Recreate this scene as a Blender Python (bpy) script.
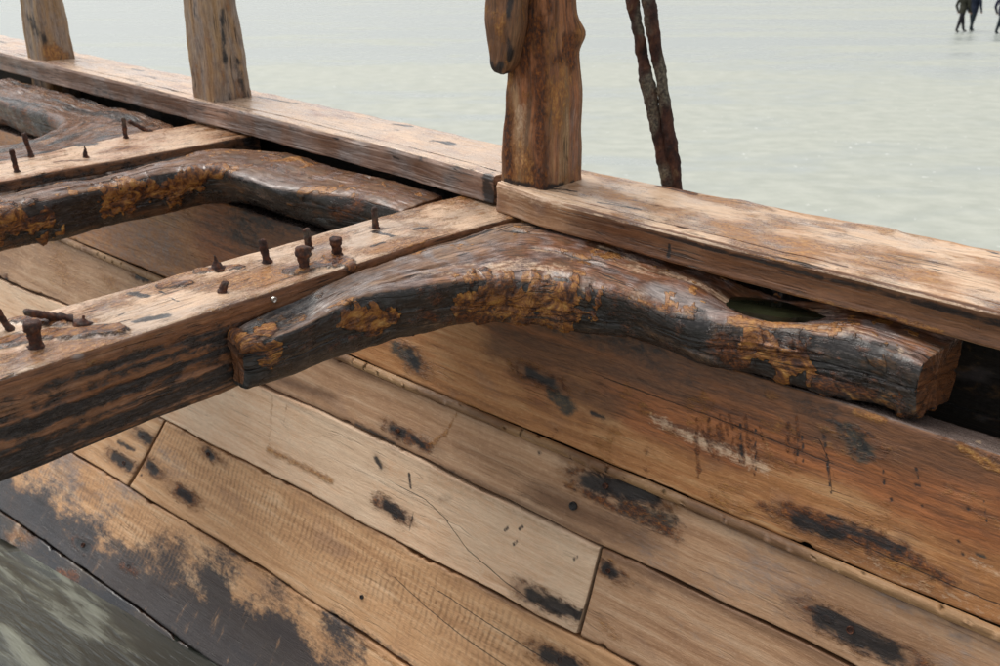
import bpy, math, random
import numpy as np
from mathutils import Matrix, Vector
random.seed(7); rng = np.random.default_rng(7)
for o in list(bpy.data.objects): bpy.data.objects.remove(o)
scene = bpy.context.scene
COL = scene.collection

# ------------------------------------------------------------------ camera
CAM_H, HORIZON = 2.7, -30.0            # camera height over the sand; horizon row in the photo
F, CX, CY = 972.2, 500.0, 333.0        # 35 mm lens on a 36 mm sensor, photo is 1000 px wide
TH = math.atan((CY - HORIZON) / F)
cd = bpy.data.cameras.new('camera'); cam = bpy.data.objects.new('camera', cd); COL.objects.link(cam)
cam.location = (0, 0, CAM_H); cam.rotation_euler = (math.pi/2 - TH, 0, 0)
cd.lens = 35; cd.sensor_width = 36; cd.clip_start = 0.05; cd.clip_end = 5000
cd.dof.use_dof = True; cd.dof.focus_distance = 2.1; cd.dof.aperture_fstop = 6.3
scene.camera = cam

# ------------------------------------------------------------------ sky, sun, exposure
SUN_EL, SUN_AZ = math.radians(66), math.radians(-52)   # azimuth clockwise from +Y: high, on the left
w = bpy.data.worlds.new('World'); scene.world = w; w.use_nodes = True
nt = w.node_tree; nt.nodes.clear()
sky = nt.nodes.new('ShaderNodeTexSky'); sky.sky_type = 'NISHITA'; sky.sun_disc = False
sky.sun_elevation = SUN_EL; sky.sun_rotation = SUN_AZ; sky.dust_density = 3; sky.air_density = 1.0
hs = nt.nodes.new('ShaderNodeHueSaturation'); hs.inputs['Saturation'].default_value = 0.08
bg = nt.nodes.new('ShaderNodeBackground'); bg.inputs['Strength'].default_value = 0.13
wo = nt.nodes.new('ShaderNodeOutputWorld')
nt.links.new(sky.outputs[0], hs.inputs['Color']); nt.links.new(hs.outputs[0], bg.inputs[0]); nt.links.new(bg.outputs[0], wo.inputs[0])
sd = bpy.data.lights.new('sun', 'SUN'); sd.energy = 1.5; sd.angle = math.radians(38); sd.color = (1, .945, .86)
sun = bpy.data.objects.new('sun', sd); COL.objects.link(sun)
sdir = Vector((math.sin(SUN_AZ)*math.cos(SUN_EL), math.cos(SUN_AZ)*math.cos(SUN_EL), math.sin(SUN_EL)))
sun.rotation_euler = sdir.to_track_quat('Z', 'Y').to_euler(); sun.location = (0, 0, 30)
vs = scene.view_settings; vs.view_transform = 'Standard'; vs.look = 'None'; vs.exposure = 0.50; vs.gamma = 1
vs.use_curve_mapping = False

# ------------------------------------------------------------------ hull frame: x along the rail (right), y outboard, z up; origin at the rail joint
def d(px, py): return np.array([px-CX, py-CY, F])
_u = d(-860, -150); _u /= np.linalg.norm(_u)
_v = d(1332, -54); _v -= _u*(_v@_u); _v /= np.linalg.norm(_v)
AX, AY = -_u, _v; AZ = np.cross(AX, AY)
B = np.stack([AX, AY, AZ])
C = -(B@d(497, 181)/F*2.45)            # camera in hull coordinates
Wc = np.array([[1, 0, 0], [0, -math.sin(TH), -math.cos(TH)], [0, math.cos(TH), -math.sin(TH)]])  # rows: camera right/down/forward in world
HM = (B@Wc).T                          # hull -> world rotation (columns are hull axes)
HT = np.array([0, 0, CAM_H]) - HM@C
def to_world(P): return HM@np.asarray(P, float) + HT
def onz(px, py, z):
    r = B@d(px, py); return C + r*((z-C[2])/r[2])
def project(P):
    q = (P-C)@B
    return CX+F*q[:, 0]/q[:, 2], CY+F*q[:, 1]/q[:, 2], q[:, 2]

# ------------------------------------------------------------------ noise
_perm = rng.permutation(256); _perm = np.concatenate([_perm, _perm, _perm])
_g = rng.normal(size=(256, 3)); _g /= np.linalg.norm(_g, axis=1)[:, None]
def perlin(p):
    i = np.floor(p).astype(np.int64); f = p-i; i &= 255
    u = f*f*f*(f*(f*6-15)+10); out = 0
    for a in (0, 1):
        for b in (0, 1):
            for c in (0, 1):
                h = _perm[_perm[_perm[(i[:, 0]+a) & 255]+((i[:, 1]+b) & 255)]+((i[:, 2]+c) & 255)]
                g = _g[h]
                dot = g[:, 0]*(f[:, 0]-a)+g[:, 1]*(f[:, 1]-b)+g[:, 2]*(f[:, 2]-c)
                out = out+dot*(u[:, 0] if a else 1-u[:, 0])*(u[:, 1] if b else 1-u[:, 1])*(u[:, 2] if c else 1-u[:, 2])
    return out*1.6
def fbm(p, o=4, g=.5):
    s = 0; a = 1; k = 1
    for j in range(o): s = s+a*perlin(p*k+j*17.3); a *= g; k *= 2.03
    return s
def sst(x, a, b):
    t = np.clip((x-a)/(b-a), 0, 1); return t*t*(3-2*t)

# ------------------------------------------------------------------ node helpers
class N:
    def __init__(s, name):
        s.m = bpy.data.materials.new(name); s.m.use_nodes = True; s.t = s.m.node_tree; s.t.nodes.clear()
    def node(s, ty, **k):
        n = s.t.nodes.new(ty)
        for a, b in k.items(): setattr(n, a, b)
        return n
    def put(s, sock, v):
        if isinstance(v, bpy.types.NodeSocket): s.t.links.new(v, sock)
        elif isinstance(v, (tuple, list)):
            sock.default_value = tuple(v)+((1,) if len(v) == 3 and sock.type == 'RGBA' else ())
        else: sock.default_value = v
    def math(s, op, a, b=0.0, c=0.0, clamp=False):
        n = s.node('ShaderNodeMath', operation=op, use_clamp=clamp)
        for i, v in enumerate((a, b, c)): s.put(n.inputs[i], v)
        return n.outputs[0]
    def vmul(s, v, k):
        n = s.node('ShaderNodeVectorMath', operation='MULTIPLY'); s.put(n.inputs[0], v); n.inputs[1].default_value = k
        return n.outputs[0]
    def noise(s, v, scale=1.0, detail=4, rough=.55, dist=0.0):
        n = s.node('ShaderNodeTexNoise'); s.put(n.inputs['Vector'], v)
        n.inputs['Scale'].default_value = scale; n.inputs['Detail'].default_value = detail
        n.inputs['Roughness'].default_value = rough; n.inputs['Distortion'].default_value = dist
        return n.outputs[0]
    def step(s, x, a, b, lo=0.0, hi=1.0):
        n = s.node('ShaderNodeMapRange', interpolation_type='SMOOTHSTEP')
        s.put(n.inputs[0], x); n.inputs[1].default_value = a; n.inputs[2].default_value = b
        n.inputs[3].default_value = lo; n.inputs[4].default_value = hi
        return n.outputs[0]
    def mix(s, f, a, b, mode='MIX'):
        n = s.node('ShaderNodeMix', data_type='RGBA', blend_type=mode)
        s.put(n.inputs[0], f); s.put(n.inputs[6], a); s.put(n.inputs[7], b)
        return n.outputs[2]
    def ramp(s, f, stops):
        n = s.node('ShaderNodeValToRGB'); e = n.color_ramp.elements
        while len(e) < len(stops): e.new(.5)
        for el, (p, c) in zip(e, stops): el.position = p; el.color = (*c, 1)
        s.put(n.inputs[0], f); return n.outputs[0]
    def attr(s, name):
        n = s.node('ShaderNodeAttribute', attribute_name=name); return n
    def sep(s, col):
        n = s.node('ShaderNodeSeparateColor'); s.put(n.inputs[0], col); return n.outputs
    def finish(s, col, rough, bump=None, bs=.3, bd=.01, spec=.5, metal=0.0):
        p = s.node('ShaderNodeBsdfPrincipled'); o = s.node('ShaderNodeOutputMaterial')
        s.put(p.inputs['Base Color'], col); s.put(p.inputs['Roughness'], rough); s.put(p.inputs['Specular IOR Level'], spec)
        s.put(p.inputs['Metallic'], metal)
        if bump is not None:
            b = s.node('ShaderNodeBump'); b.inputs['Strength'].default_value = bs; b.inputs['Distance'].default_value = bd
            s.put(b.inputs['Height'], bump); s.t.links.new(b.outputs[0], p.inputs['Normal'])
        s.t.links.new(p.outputs[0], o.inputs[0]); s.bsdf = p
        return s.m

def wood(name, c0, c1, c2, rough=.6, grain=1.0, crack=1.0, blotch=.5, contrast=1.0, use=(), iso_s=1.0, hard=1.0, cool=(.34, .285, .28), coat=.3, dk=((.006, .006, .008), (.034, .026, .024))):
    """Weathered ship timber. 'grain' runs along the timber; ma/mb/mc hold its stains and some painted shade and sheen."""
    n = N(name)
    G = n.attr('grain').outputs['Vector']
    ma, mb, mc = n.attr('ma'), n.attr('mb'), n.attr('mc')
    dark, rust, pale = n.sep(ma.outputs['Color'])[:3]; ochre = ma.outputs['Alpha']
    wet, green, paint = n.sep(mb.outputs['Color'])[:3]; saw = mb.outputs['Alpha']
    wash, grey, scab = n.sep(mc.outputs['Color'])[:3]; brown = mc.outputs['Alpha']
    blot = n.noise(n.vmul(G, (4.5, 9, 1)), 1, 4, .6, .5)
    gw = n.node('ShaderNodeVectorMath', operation='ADD'); n.put(gw.inputs[0], G)
    wv = n.node('ShaderNodeCombineXYZ'); n.put(wv.inputs[1], n.math('MULTIPLY', n.math('SUBTRACT', blot, .5), .022)); n.t.links.new(wv.outputs[0], gw.inputs[1])
    GW = gw.outputs[0]
    broad = n.noise(n.vmul(GW, (2.2, 42*grain, 1)), 1, 6, .68)
    fine = n.noise(n.vmul(GW, (26, 230*grain, 1)), 1, 4, .7)
    speck = n.noise(n.vmul(G, (85, 130, 1)), 1, 4, .7)
    iso = n.noise(n.vmul(G, (17*iso_s, 30*iso_s, 1)), 1, 6, .7, .35)
    e0 = n.math('ADD', n.math('MULTIPLY', iso, .74), n.math('MULTIPLY', fine, .26))
    eo = n.math('MULTIPLY', n.math('SUBTRACT', e0, .5), 1.7)
    eh = n.math('MULTIPLY', eo, hard); lo_, hi_ = .50-.14/hard**.9, .52+.14/hard**.9
    fc = n.step(fine, .5-.15/max(.3, contrast), .5+.15/max(.3, contrast))   # softer fibre on sound planks
    v = n.math('ADD', n.math('MULTIPLY', broad, 1-blotch*.55), n.math('MULTIPLY', blot, blotch*.55))
    col = n.ramp(v, [(.33, c0), (.5, c1), (.66, c2)])
    col = n.mix(n.step(fine, .36, .62, .40*contrast, 0), col, tuple(x*.62 for x in c0))
    col = n.mix(n.step(fine, .55, .75, 0, .25*contrast), col, tuple(min(.8, x*1.2) for x in c2))
    col = n.mix(n.step(speck, .54, .78, 0, .55*min(1, contrast+.1)), col, tuple(x*.45 for x in c0))
    col = n.mix(n.step(speck, .46, .28, 0, .30), col, tuple(min(.85, x*1.15) for x in c2))
    col = n.mix(n.step(iso, .53, .72, 0, .42*blotch), col, (.52, .27, .09))
    col = n.mix(n.step(blot, .44, .30, 0, .40*blotch), col, cool)
    kf = None
    if 'saw' in use:
        sx = n.node('ShaderNodeSeparateXYZ'); n.put(sx.inputs[0], GW)
        kerf = n.math('SINE', n.math('MULTIPLY', n.math('ADD', sx.outputs[0], n.math('MULTIPLY', blot, .05)), 2*math.pi/.019))
        kf = n.math('MULTIPLY', n.math('MULTIPLY', n.step(kerf, -.4, .9), saw), n.step(iso, .38, .58))
        col = n.mix(n.math('MULTIPLY', kf, .6), col, tuple(x*.55 for x in c0))
    wf = n.step(n.math('ADD', wash, n.math('MULTIPLY', eo, .5)), .2, .85)
    col = n.mix(n.math('MULTIPLY', wf, .86), col, n.mix(n.step(n.math('ADD', n.math('MULTIPLY', broad, .6), n.math('MULTIPLY', fine, .4)), .36, .64), (.062, .018, .008), (.40, .125, .034)))
    bf = n.step(n.math('ADD', brown, n.math('MULTIPLY', eo, .4)), .15, .9)
    col = n.mix(n.math('MULTIPLY', bf, .78), col, n.mix(fc, (.060, .025, .012), (.185, .084, .038)))
    gf = n.step(n.math('ADD', grey, n.math('MULTIPLY', eo, .7)), .3, .75)
    col = n.mix(n.math('MULTIPLY', gf, .72), col, n.mix(fc, (.13, .112, .11), (.37, .32, .30)))
    pf = n.step(n.math('ADD', n.math('ADD', pale, n.math('MULTIPLY', eo, .6)), n.math('MULTIPLY', n.math('SUBTRACT', speck, .5), .8)), .36, .70)
    col = n.mix(n.math('MULTIPLY', pf, .7), col, n.mix(fc, (.60, .405, .265), (.84, .645, .46)))
    of = n.step(n.math('ADD', ochre, eh), lo_, hi_)
    col = n.mix(n.math('MULTIPLY', of, .85), col, n.ramp(speck, [(.3, (.11, .038, .010)), (.5, (.34, .135, .028)), (.7, (.58, .31, .09))]))
    if 'paint' in use:
        pt = n.step(n.math('ADD', paint, n.math('ADD', n.math('MULTIPLY', eo, .7), n.math('MULTIPLY', n.math('SUBTRACT', speck, .5), .5))), .20, .66)
        if kf: pt = n.math('MULTIPLY', pt, n.math('SUBTRACT', 1.0, n.math('MULTIPLY', kf, .5)))
        scuff = n.noise(n.vmul(GW, (30, 7, 1)), 1, 5, .68, .3)
        pt = n.math('MULTIPLY', pt, n.step(scuff, .60, .74, 1, .35))
        col = n.mix(n.math('MULTIPLY', pt, .93), col, n.mix(speck, (.007, .009, .014), (.036, .041, .053)))
    if 'green' in use:
        nf = n.step(n.math('ADD', green, eh), lo_, hi_)
        col = n.mix(n.math('MULTIPLY', nf, .9), col, n.ramp(speck, [(.35, (.008, .011, .011)), (.52, (.032, .038, .032)), (.72, (.15, .085, .035))]))
    h2 = None
    df = n.step(n.math('ADD', dark, eh), lo_, hi_)
    dcol = lambda c_: n.mix(n.math('MULTIPLY', df, .94), c_, n.mix(n.step(n.math('ADD', n.math('MULTIPLY', speck, .5), n.math('MULTIPLY', fine, .5)), .45, .70), dk[0], dk[1]))
    if hard >= 1: col = dcol(col)
    if 'scab' in use:
        sn = n.noise(n.vmul(G, (26, 38, 1)), 1, 7, .72, .9)
        sm = n.math('ADD', scab, n.math('MULTIPLY', eo, .55))
        sf = n.step(sm, .42, .54)
        rim = n.math('MULTIPLY', n.step(sm, .34, .44), n.step(sm, .60, .48))
        col = n.mix(sf, col, n.ramp(sn, [(.30, (.012, .008, .007)), (.43, (.075, .022, .009)), (.51, (.25, .088, .018)), (.60, (.42, .185, .038)), (.74, (.60, .36, .12))]))
        col = n.mix(n.math('MULTIPLY', rim, .6), col, (.016, .010, .008))
        h2 = n.math('MULTIPLY', sf, n.math('MULTIPLY', sn, 2.4))
    rm = n.math('ADD', rust, eh)
    rf = n.step(rm, lo_, hi_)
    col = n.mix(n.math('MULTIPLY', rf, .92), col, n.ramp(speck, [(.32, (.016, .008, .006)), (.47, (.075, .022, .008)), (.60, (.23, .070, .016)), (.76, (.46, .20, .045))]))
    if hard < 1: col = dcol(col)      # on planks the black core lies over its rusty rim
    # drying cracks along the grain, the single long splits and the rail groove's painted shade
    cn = n.noise(n.vmul(GW, (1.5, 46, 1)), 1, 2, .5)
    ck = n.math('MULTIPLY', n.step(n.math('ABSOLUTE', n.math('SUBTRACT', cn, .5)), .0, .013, 1, 0), n.step(blot, .48, .60))
    ck = n.math('MULTIPLY', ck, crack, clamp=True)
    sd_ = n.math('ABSOLUTE', n.math('ADD', n.attr('split').outputs['Fac'], n.math('MULTIPLY', n.math('SUBTRACT', iso, .5), .006)))
    ck = n.math('MAXIMUM', ck, n.step(sd_, .0005, .0016, .9, 0))
    col = n.mix(n.math('MULTIPLY', ck, .85), col, (.020, .013, .010))
    wn = n.step(n.math('ADD', wet, n.math('MULTIPLY', eo, .8)), .2, .8)
    col = n.mix(n.math('MULTIPLY', wn, .30), col, n.mix(1.0, col, (.45, .42, .42), 'MULTIPLY'))
    rg = n.step(speck, .3, .7, rough-.12, rough+.14)
    rgh = n.math('SUBTRACT', rg, n.math('MULTIPLY', wn, .26), clamp=True)
    rgh = n.math('ADD', rgh, n.math('MULTIPLY', rf, .2), clamp=True)
    h = n.math('ADD', n.math('MULTIPLY', fine, .55), n.math('MULTIPLY', broad, .30))
    h = n.math('ADD', h, n.math('MULTIPLY', speck, .18))
    h = n.math('SUBTRACT', h, n.math('MULTIPLY', ck, 1.4))
    if kf: h = n.math('SUBTRACT', h, n.math('MULTIPLY', kf, .12))
    if h2: h = n.math('ADD', h, h2)
    h = n.math('ADD', h, n.math('MULTIPLY', n.math('ADD', rf, of), n.math('ADD', n.math('MULTIPLY', speck, 1.0), .3)))
    h = n.math('SUBTRACT', h, n.math('MULTIPLY', n.math('MULTIPLY', df, speck), .5))
    m = n.finish(col, rgh, h, .85, .0035, .5)
    n.put(n.bsdf.inputs['Coat Weight'], n.math('MULTIPLY', wn, coat)); n.bsdf.inputs['Coat Roughness'].default_value = .16
    return m

M = {}
KD = ((.008, .008, .009), (.075, .068, .068))
WC = (.36, .255, .20)
M['rail'] = wood('rail_wood', (.22, .122, .095), (.45, .30, .235), (.66, .505, .425), .42, crack=1, blotch=.6, contrast=.6)
M['railo'] = wood('rail_wood_ochre', (.25, .115, .055), (.49, .27, .14), (.68, .495, .355), .42, crack=1, blotch=.8, contrast=.6)
M['post'] = wood('stanchion_wood', (.15, .082, .040), (.38, .23, .112), (.54, .37, .21), .62, grain=1.3, crack=1.0, contrast=.8, coat=0)
M['beam'] = wood('beam_wood', (.15, .060, .028), (.40, .20, .105), (.64, .43, .30), .40, crack=1.2, blotch=.7, contrast=.7, use=('scab',), iso_s=1.3, dk=KD, cool=WC)
M['knee'] = wood('knee_wood', (.028, .019, .016), (.14, .070, .036), (.38, .24, .15), .46, crack=1.6, blotch=.6, grain=.6, contrast=.9, use=('scab',), dk=KD, coat=.22)
M['clamp'] = wood('clamp_wood', (.22, .085, .026), (.46, .20, .068), (.60, .345, .16), .46, crack=.3, blotch=.5, contrast=.5, use=('green',), iso_s=1.9, hard=.75, cool=WC)
M['tan'] = wood('tan_plank_wood', (.40, .20, .088), (.63, .355, .175), (.78, .52, .31), .54, crack=.25, blotch=.6, contrast=.4, use=('saw', 'paint'), iso_s=1.9, hard=.7, cool=WC)
M['pale'] = wood('pale_plank_wood', (.56, .31, .165), (.80, .53, .34), (.90, .685, .50), .54, crack=.25, blotch=.5, contrast=.35, iso_s=1.9, hard=.7, cool=(.50, .37, .27))
M['mid'] = wood('weathered_plank_wood', (.31, .155, .075), (.51, .295, .165), (.66, .445, .29), .48, crack=.3, blotch=.5, contrast=.4, use=('green',), iso_s=1.9, hard=.7, cool=WC)
M['bead'] = wood('bead_wood', (.20, .105, .045), (.38, .215, .10), (.50, .32, .17), .52, crack=0, blotch=.4, contrast=.5, hard=.7, cool=WC)
M['black'] = wood('black_plank_wood', (.030, .024, .02), (.075, .058, .045), (.17, .125, .08), .42, crack=.6, blotch=.5, use=('paint',))
M['outer'] = wood('outer_plank_wood', (.010, .008, .007), (.022, .017, .013), (.04, .03, .022), .85, crack=.6)  # near-black: the shade of the void under the rail is put into this colour

def iron_material():
    n = N('rusted_iron'); tc = n.node('ShaderNodeTexCoord').outputs['Object']
    a = n.noise(tc, 70, 6, .65); b = n.noise(tc, 260, 4, .6); c = n.noise(tc, 22, 4, .6)
    col = n.ramp(a, [(.3, (.012, .008, .007)), (.48, (.045, .018, .013)), (.62, (.12, .042, .020)), (.78, (.26, .13, .06))])
    col = n.mix(n.step(c, .52, .66, 0, .75), col, n.ramp(b, [(.35, (.03, .026, .026)), (.65, (.16, .14, .11))]))
    return n.finish(col, n.step(b, .3, .7, .55, .85), n.math('ADD', a, n.math('MULTIPLY', b, .4)), .8, .004, .35)
M['iron'] = iron_material()
def bar_material():
    n = N('flaking_iron_bar'); tc = n.node('ShaderNodeTexCoord').outputs['Object']
    a = n.noise(n.vmul(tc, (1, 1, .6)), 34, 6, .65, .5); b = n.noise(tc, 150, 5, .6); c = n.noise(n.vmul(tc, (1, 1, .5)), 12, 3, .5)
    col = n.ramp(a, [(.3, (.010, .008, .008)), (.46, (.040, .016, .012)), (.60, (.085, .034, .020)), (.75, (.22, .16, .085))])
    col = n.mix(n.step(c, .48, .62, 0, .8), col, n.ramp(b, [(.35, (.035, .033, .03)), (.65, (.19, .17, .125))]))
    return n.finish(col, .8, n.math('ADD', a, n.math('MULTIPLY', b, .5)), .9, .006, .3)
M['bar'] = bar_material()
def steel_material():
    n = N('worn_steel'); tc = n.node('ShaderNodeTexCoord').outputs['Object']
    a = n.noise(tc, 200, 4); return n.finish(n.ramp(a, [(.4, (.25, .2, .17)), (.6, (.75, .72, .68))]), .25, a, .4, .002, .5, .9)
M['steel'] = steel_material()

# ------------------------------------------------------------------ timber builder
KEYS = [('dark', 'rust', 'pale', 'ochre'), ('wet', 'green', 'paint', 'saw'), ('wash', 'grey', 'scab', 'brown')]
_seed = [0]
class Timber:
    """A swept timber: rings (S,R,3) in hull coordinates, closed, with end caps."""
    def __init__(s, rings, gs=None, gt=None):
        rings = np.asarray(rings, float); S, R, _ = rings.shape; s.S, s.R = S, R
        _seed[0] += 1; s.seed = _seed[0]
        cen = rings.mean(1)
        if gs is None:
            gs = np.concatenate([[0], np.cumsum(np.linalg.norm(np.diff(cen, axis=0), axis=1))])
        gs = np.broadcast_to(np.asarray(gs)[:, None] if np.ndim(gs) == 1 else gs, (S, R))
        if gt is None:
            seg = np.linalg.norm(np.diff(rings, axis=1), axis=2).mean(0)
            gt = np.concatenate([[0], np.cumsum(seg)])[None, :]
        gt = np.broadcast_to(gt, (S, R))
        s.V = rings.reshape(-1, 3).copy()
        s.G = np.stack([gs.ravel()+s.seed*3.7, gt.ravel()+s.seed*1.3, np.full(S*R, s.seed*2.17)], 1)
        a = np.gradient(rings, axis=0); b = np.roll(rings, -1, 1)-np.roll(rings, 1, 1)
        nr = np.cross(a, b); nr /= (np.linalg.norm(nr, axis=2, keepdims=True)+1e-12)
        out = rings-cen[:, None]
        if (nr*out).sum() < 0: nr = -nr
        s.Nn = nr.reshape(-1, 3)
        s.m = {k: np.zeros(len(s.V)) for ks in KEYS for k in ks}
        s.split = np.full(len(s.V), 1.0); s.capm = {}
        s.reproj()
    def reproj(s):
        s.px, s.py, s.dep = project(s.V)
        s.face = ((C-s.V)*s.Nn).sum(1) > 0
    def at(s, p):
        q = (s.px-p[0])**2+(s.py-p[1])**2+np.where(s.face, 0, 4000)
        i = int(np.argmin(q)); return i
    def spot(s, kind, p1, p2=None, w=6, k=1.0, soft=1.0, sx=1.0):
        """capsule-shaped stain between two photo points; w = half width in photo px. sx<1 stretches it along the grain."""
        i = s.at(p1); j = s.at(p2) if p2 is not None else i
        A, Bp = s.G[i, :2]*(sx, 1), s.G[j, :2]*(sx, 1); wm = w*s.dep[i]/F*1.12
        Q = s.G[:, :2]*(sx, 1)
        ab = Bp-A; L = ab@ab
        t = np.clip(((Q-A)@ab)/L, 0, 1) if L > 1e-12 else np.zeros(len(Q))
        dd = np.linalg.norm(Q-(A+t[:, None]*ab), axis=1)
        s.m[kind] = np.maximum(s.m[kind], np.clip(1-dd/wm*.5*soft, 0, 1)*k)
        if kind == 'dark' and w > 3.5:
            e = (Q-(A+t[:, None]*ab))*(.45, 1); de = np.linalg.norm(e, axis=1)/wm
            s.m['brown'] = np.maximum(s.m['brown'], np.clip(1-de*.28, 0, 1)**1.3*.85)
            s.m['rust'] = np.maximum(s.m['rust'], np.clip(1-np.abs(de-.95)*.9, 0, 1)*.52); s.m['ochre'] = np.maximum(s.m['ochre'], np.clip(1-np.abs(de-1.4)*.6, 0, 1)*.42)
    def spot3(s, kind, p1, p2=None, w=6, k=1.0):
        i = s.at(p1); j = s.at(p2) if p2 is not None else i
        A, Bp = s.V[i], s.V[j]; wm = w*s.dep[i]/F*1.25
        ab = Bp-A; L = ab@ab
        t = np.clip(((s.V-A)@ab)/L, 0, 1) if L > 1e-12 else np.zeros(len(s.V))
        dd = np.linalg.norm(s.V-(A+t[:, None]*ab), axis=1)
        s.m[kind] = np.maximum(s.m[kind], np.clip(1-dd/wm*.5, 0, 1)*k)
    def crack(s, pts):
        """one long split through the given photo points (signed distance across the grain, exact between vertices)"""
        q = np.array([s.G[s.at(p), :2] for p in pts]); q = q[np.argsort(q[:, 0])]
        t = np.interp(s.G[:, 0], q[:, 0], q[:, 1]); dd = s.G[:, 1]-t
        over = np.maximum(q[0, 0]-s.G[:, 0], s.G[:, 0]-q[-1, 0])
        dd = np.where(over > 0, np.sign(dd+1e-9)*(np.abs(dd)+over*.2), dd)
        s.split = np.where(np.abs(dd) < np.abs(s.split), dd, s.split)
    def bake(s, kind, k=.45, f=26):
        """turns a soft mask into crusts with ragged edges at mesh resolution, so that relief and colour agree"""
        q = s.m[kind]+k*fbm(s.V*f+s.seed*3, 4, .6); s.m[kind] = np.where(s.m[kind] > .03, sst(q, .42, .60), 0)
    def add(s, kind, val): s.m[kind] = np.clip(np.maximum(s.m[kind], val), 0, 1)
    def noise(s, k=(6, 6, 6), o=4): return fbm(s.V*np.array(k)+s.seed*5.1, o)
    def gnoise(s, k=(4, 30), o=4):
        return fbm(np.stack([s.G[:, 0]*k[0], s.G[:, 1]*k[1], s.G[:, 2]], 1), o)
    def push(s, h): s.V = s.V+s.Nn*np.asarray(h)[:, None]
    def weather(s, lump=.004, grain=.0015, check=.004, lk=5):
        h = lump*fbm(s.V*lk+s.seed, 3)+grain*s.gnoise((5, 75), 3)
        c = s.gnoise((1.4, 26), 2); g = s.gnoise((1.2, 5), 2)
        h = h-check*np.clip(1-np.abs(c)/.07, 0, 1)*sst(g, .0, .25)
        s.push(h)
    def build(s, name, mat, parent, label=None, flat_caps=True):
        S, R = s.S, s.R; K = S*R
        idx = np.arange(K).reshape(S, R)
        a = idx[:-1]; b = idx[1:]
        quads = np.stack([a, np.roll(a, -1, 1), np.roll(b, -1, 1), b], -1).reshape(-1, 4)
        V = [s.V]; src = [np.arange(K)]; tris = []; base = K
        for e, r in ((0, idx[0]), (1, idx[-1])):
            V.append(s.V[r]); V.append(s.V[r].mean(0)[None]); src.append(r); src.append(r[:1])
            ii = base+np.arange(R); jj = np.roll(ii, -1); c = np.full(R, base+R)
            tris.append(np.stack([jj, ii, c] if e == 0 else [ii, jj, c], -1)); base += R+1
        V = np.concatenate(V); src = np.concatenate(src); tris = np.concatenate(tris)
        # orientation by signed volume
        P = V[quads]; vol = np.einsum('ij,ij->i', P[:, 0], np.cross(P[:, 1], P[:, 2])).sum()+np.einsum('ij,ij->i', P[:, 0], np.cross(P[:, 2], P[:, 3])).sum()
        P = V[tris]; vol += np.einsum('ij,ij->i', P[:, 0], np.cross(P[:, 1], P[:, 2])).sum()
        if vol < 0: quads = quads[:, ::-1]; tris = tris[:, ::-1]
        me = bpy.data.meshes.new(name); nq, ntr = len(quads), len(tris)
        me.vertices.add(len(V)); me.vertices.foreach_set('co', V.ravel().astype(np.float32))
        me.loops.add(nq*4+ntr*3); me.loops.foreach_set('vertex_index', np.concatenate([quads.ravel(), tris.ravel()]).astype(np.int32))
        me.polygons.add(nq+ntr)
        me.polygons.foreach_set('loop_start', np.concatenate([np.arange(nq)*4, nq*4+np.arange(ntr)*3]).astype(np.int32))
        me.update(calc_edges=True)
        me.polygons.foreach_set('use_smooth', np.concatenate([np.ones(nq, bool), np.zeros(ntr, bool)]))
        at = me.attributes.new('grain', 'FLOAT_VECTOR', 'POINT'); g = s.G[src].copy()
        g[K:, 0] = V[K:, 1]*2+s.seed; g[K:, 1] = V[K:, 2]*2+V[K:, 0]
        at.data.foreach_set('vector', g.ravel().astype(np.float32))
        at = me.attributes.new('split', 'FLOAT', 'POINT'); at.data.foreach_set('value', s.split[src].astype(np.float32))
        for nm, ks in zip(('ma', 'mb', 'mc'), KEYS):
            at = me.attributes.new(nm, 'FLOAT_COLOR', 'POINT')
            cv = np.stack([s.m[k][src] for k in ks], 1)
            for q, k in enumerate(ks):
                if k in s.capm: cv[K:, q] = s.capm[k]
            at.data.foreach_set('color', cv.ravel().astype(np.float32))
        me.materials.append(mat); me.validate()
        ob = bpy.data.objects.new(name, me); COL.objects.link(ob)
        if parent: ob.parent = parent
        if label: ob['label'] = label
        return ob

def ring_poly(pts, counts, rad):
    """rounded closed polygon; pts (k,2/3); counts: samples per straight edge; rad: corner size as fraction of the edge (per corner)."""
    pts = np.asarray(pts, float); k = len(pts); out = []
    for i in range(k):
        P, A, Bn = pts[i], pts[i-1], pts[(i+1) % k]
        ra, rb = rad[i]
        s0 = P+(A-P)*ra; s1 = P+(Bn-P)*rb
        for t in np.linspace(0, 1, 7): out.append((1-t)**2*s0+2*t*(1-t)*P+t*t*s1)
        Q = Bn+(P-Bn)*rad[(i+1) % k][0]
        for t in np.linspace(0, 1, counts[i]+2)[1:-1]: out.append(s1+(Q-s1)*t)
    return np.array(out)
def end_round(rings, pos, r, both=(True, True)):
    """shrinks the first and last stations towards their centres so that ends are rounded"""
    rings = rings.copy(); L = pos[-1]
    for i, p in enumerate(pos):
        f = 1.0
        for use, dd in ((both[0], p), (both[1], L-p)):
            if use and dd < r: f = min(f, 1-(1-math.sqrt(max(0, 1-(1-dd/r)**2)))*.9)
        if f < 1:
            c = rings[i].mean(0); size = np.abs(rings[i]-c).max()
            k = max(.02, 1-(1-f)*min(1, r/size)); rings[i] = c+(rings[i]-c)*k
    return rings
def stations(L, step, r=.0):
    p = np.arange(0, L+step, step); p = p[p < L-1e-6]; p = np.append(p, L)
    if r: p = np.unique(np.concatenate([p, np.linspace(0, r, 7), L-np.linspace(0, r, 7)]))
    return p

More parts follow.
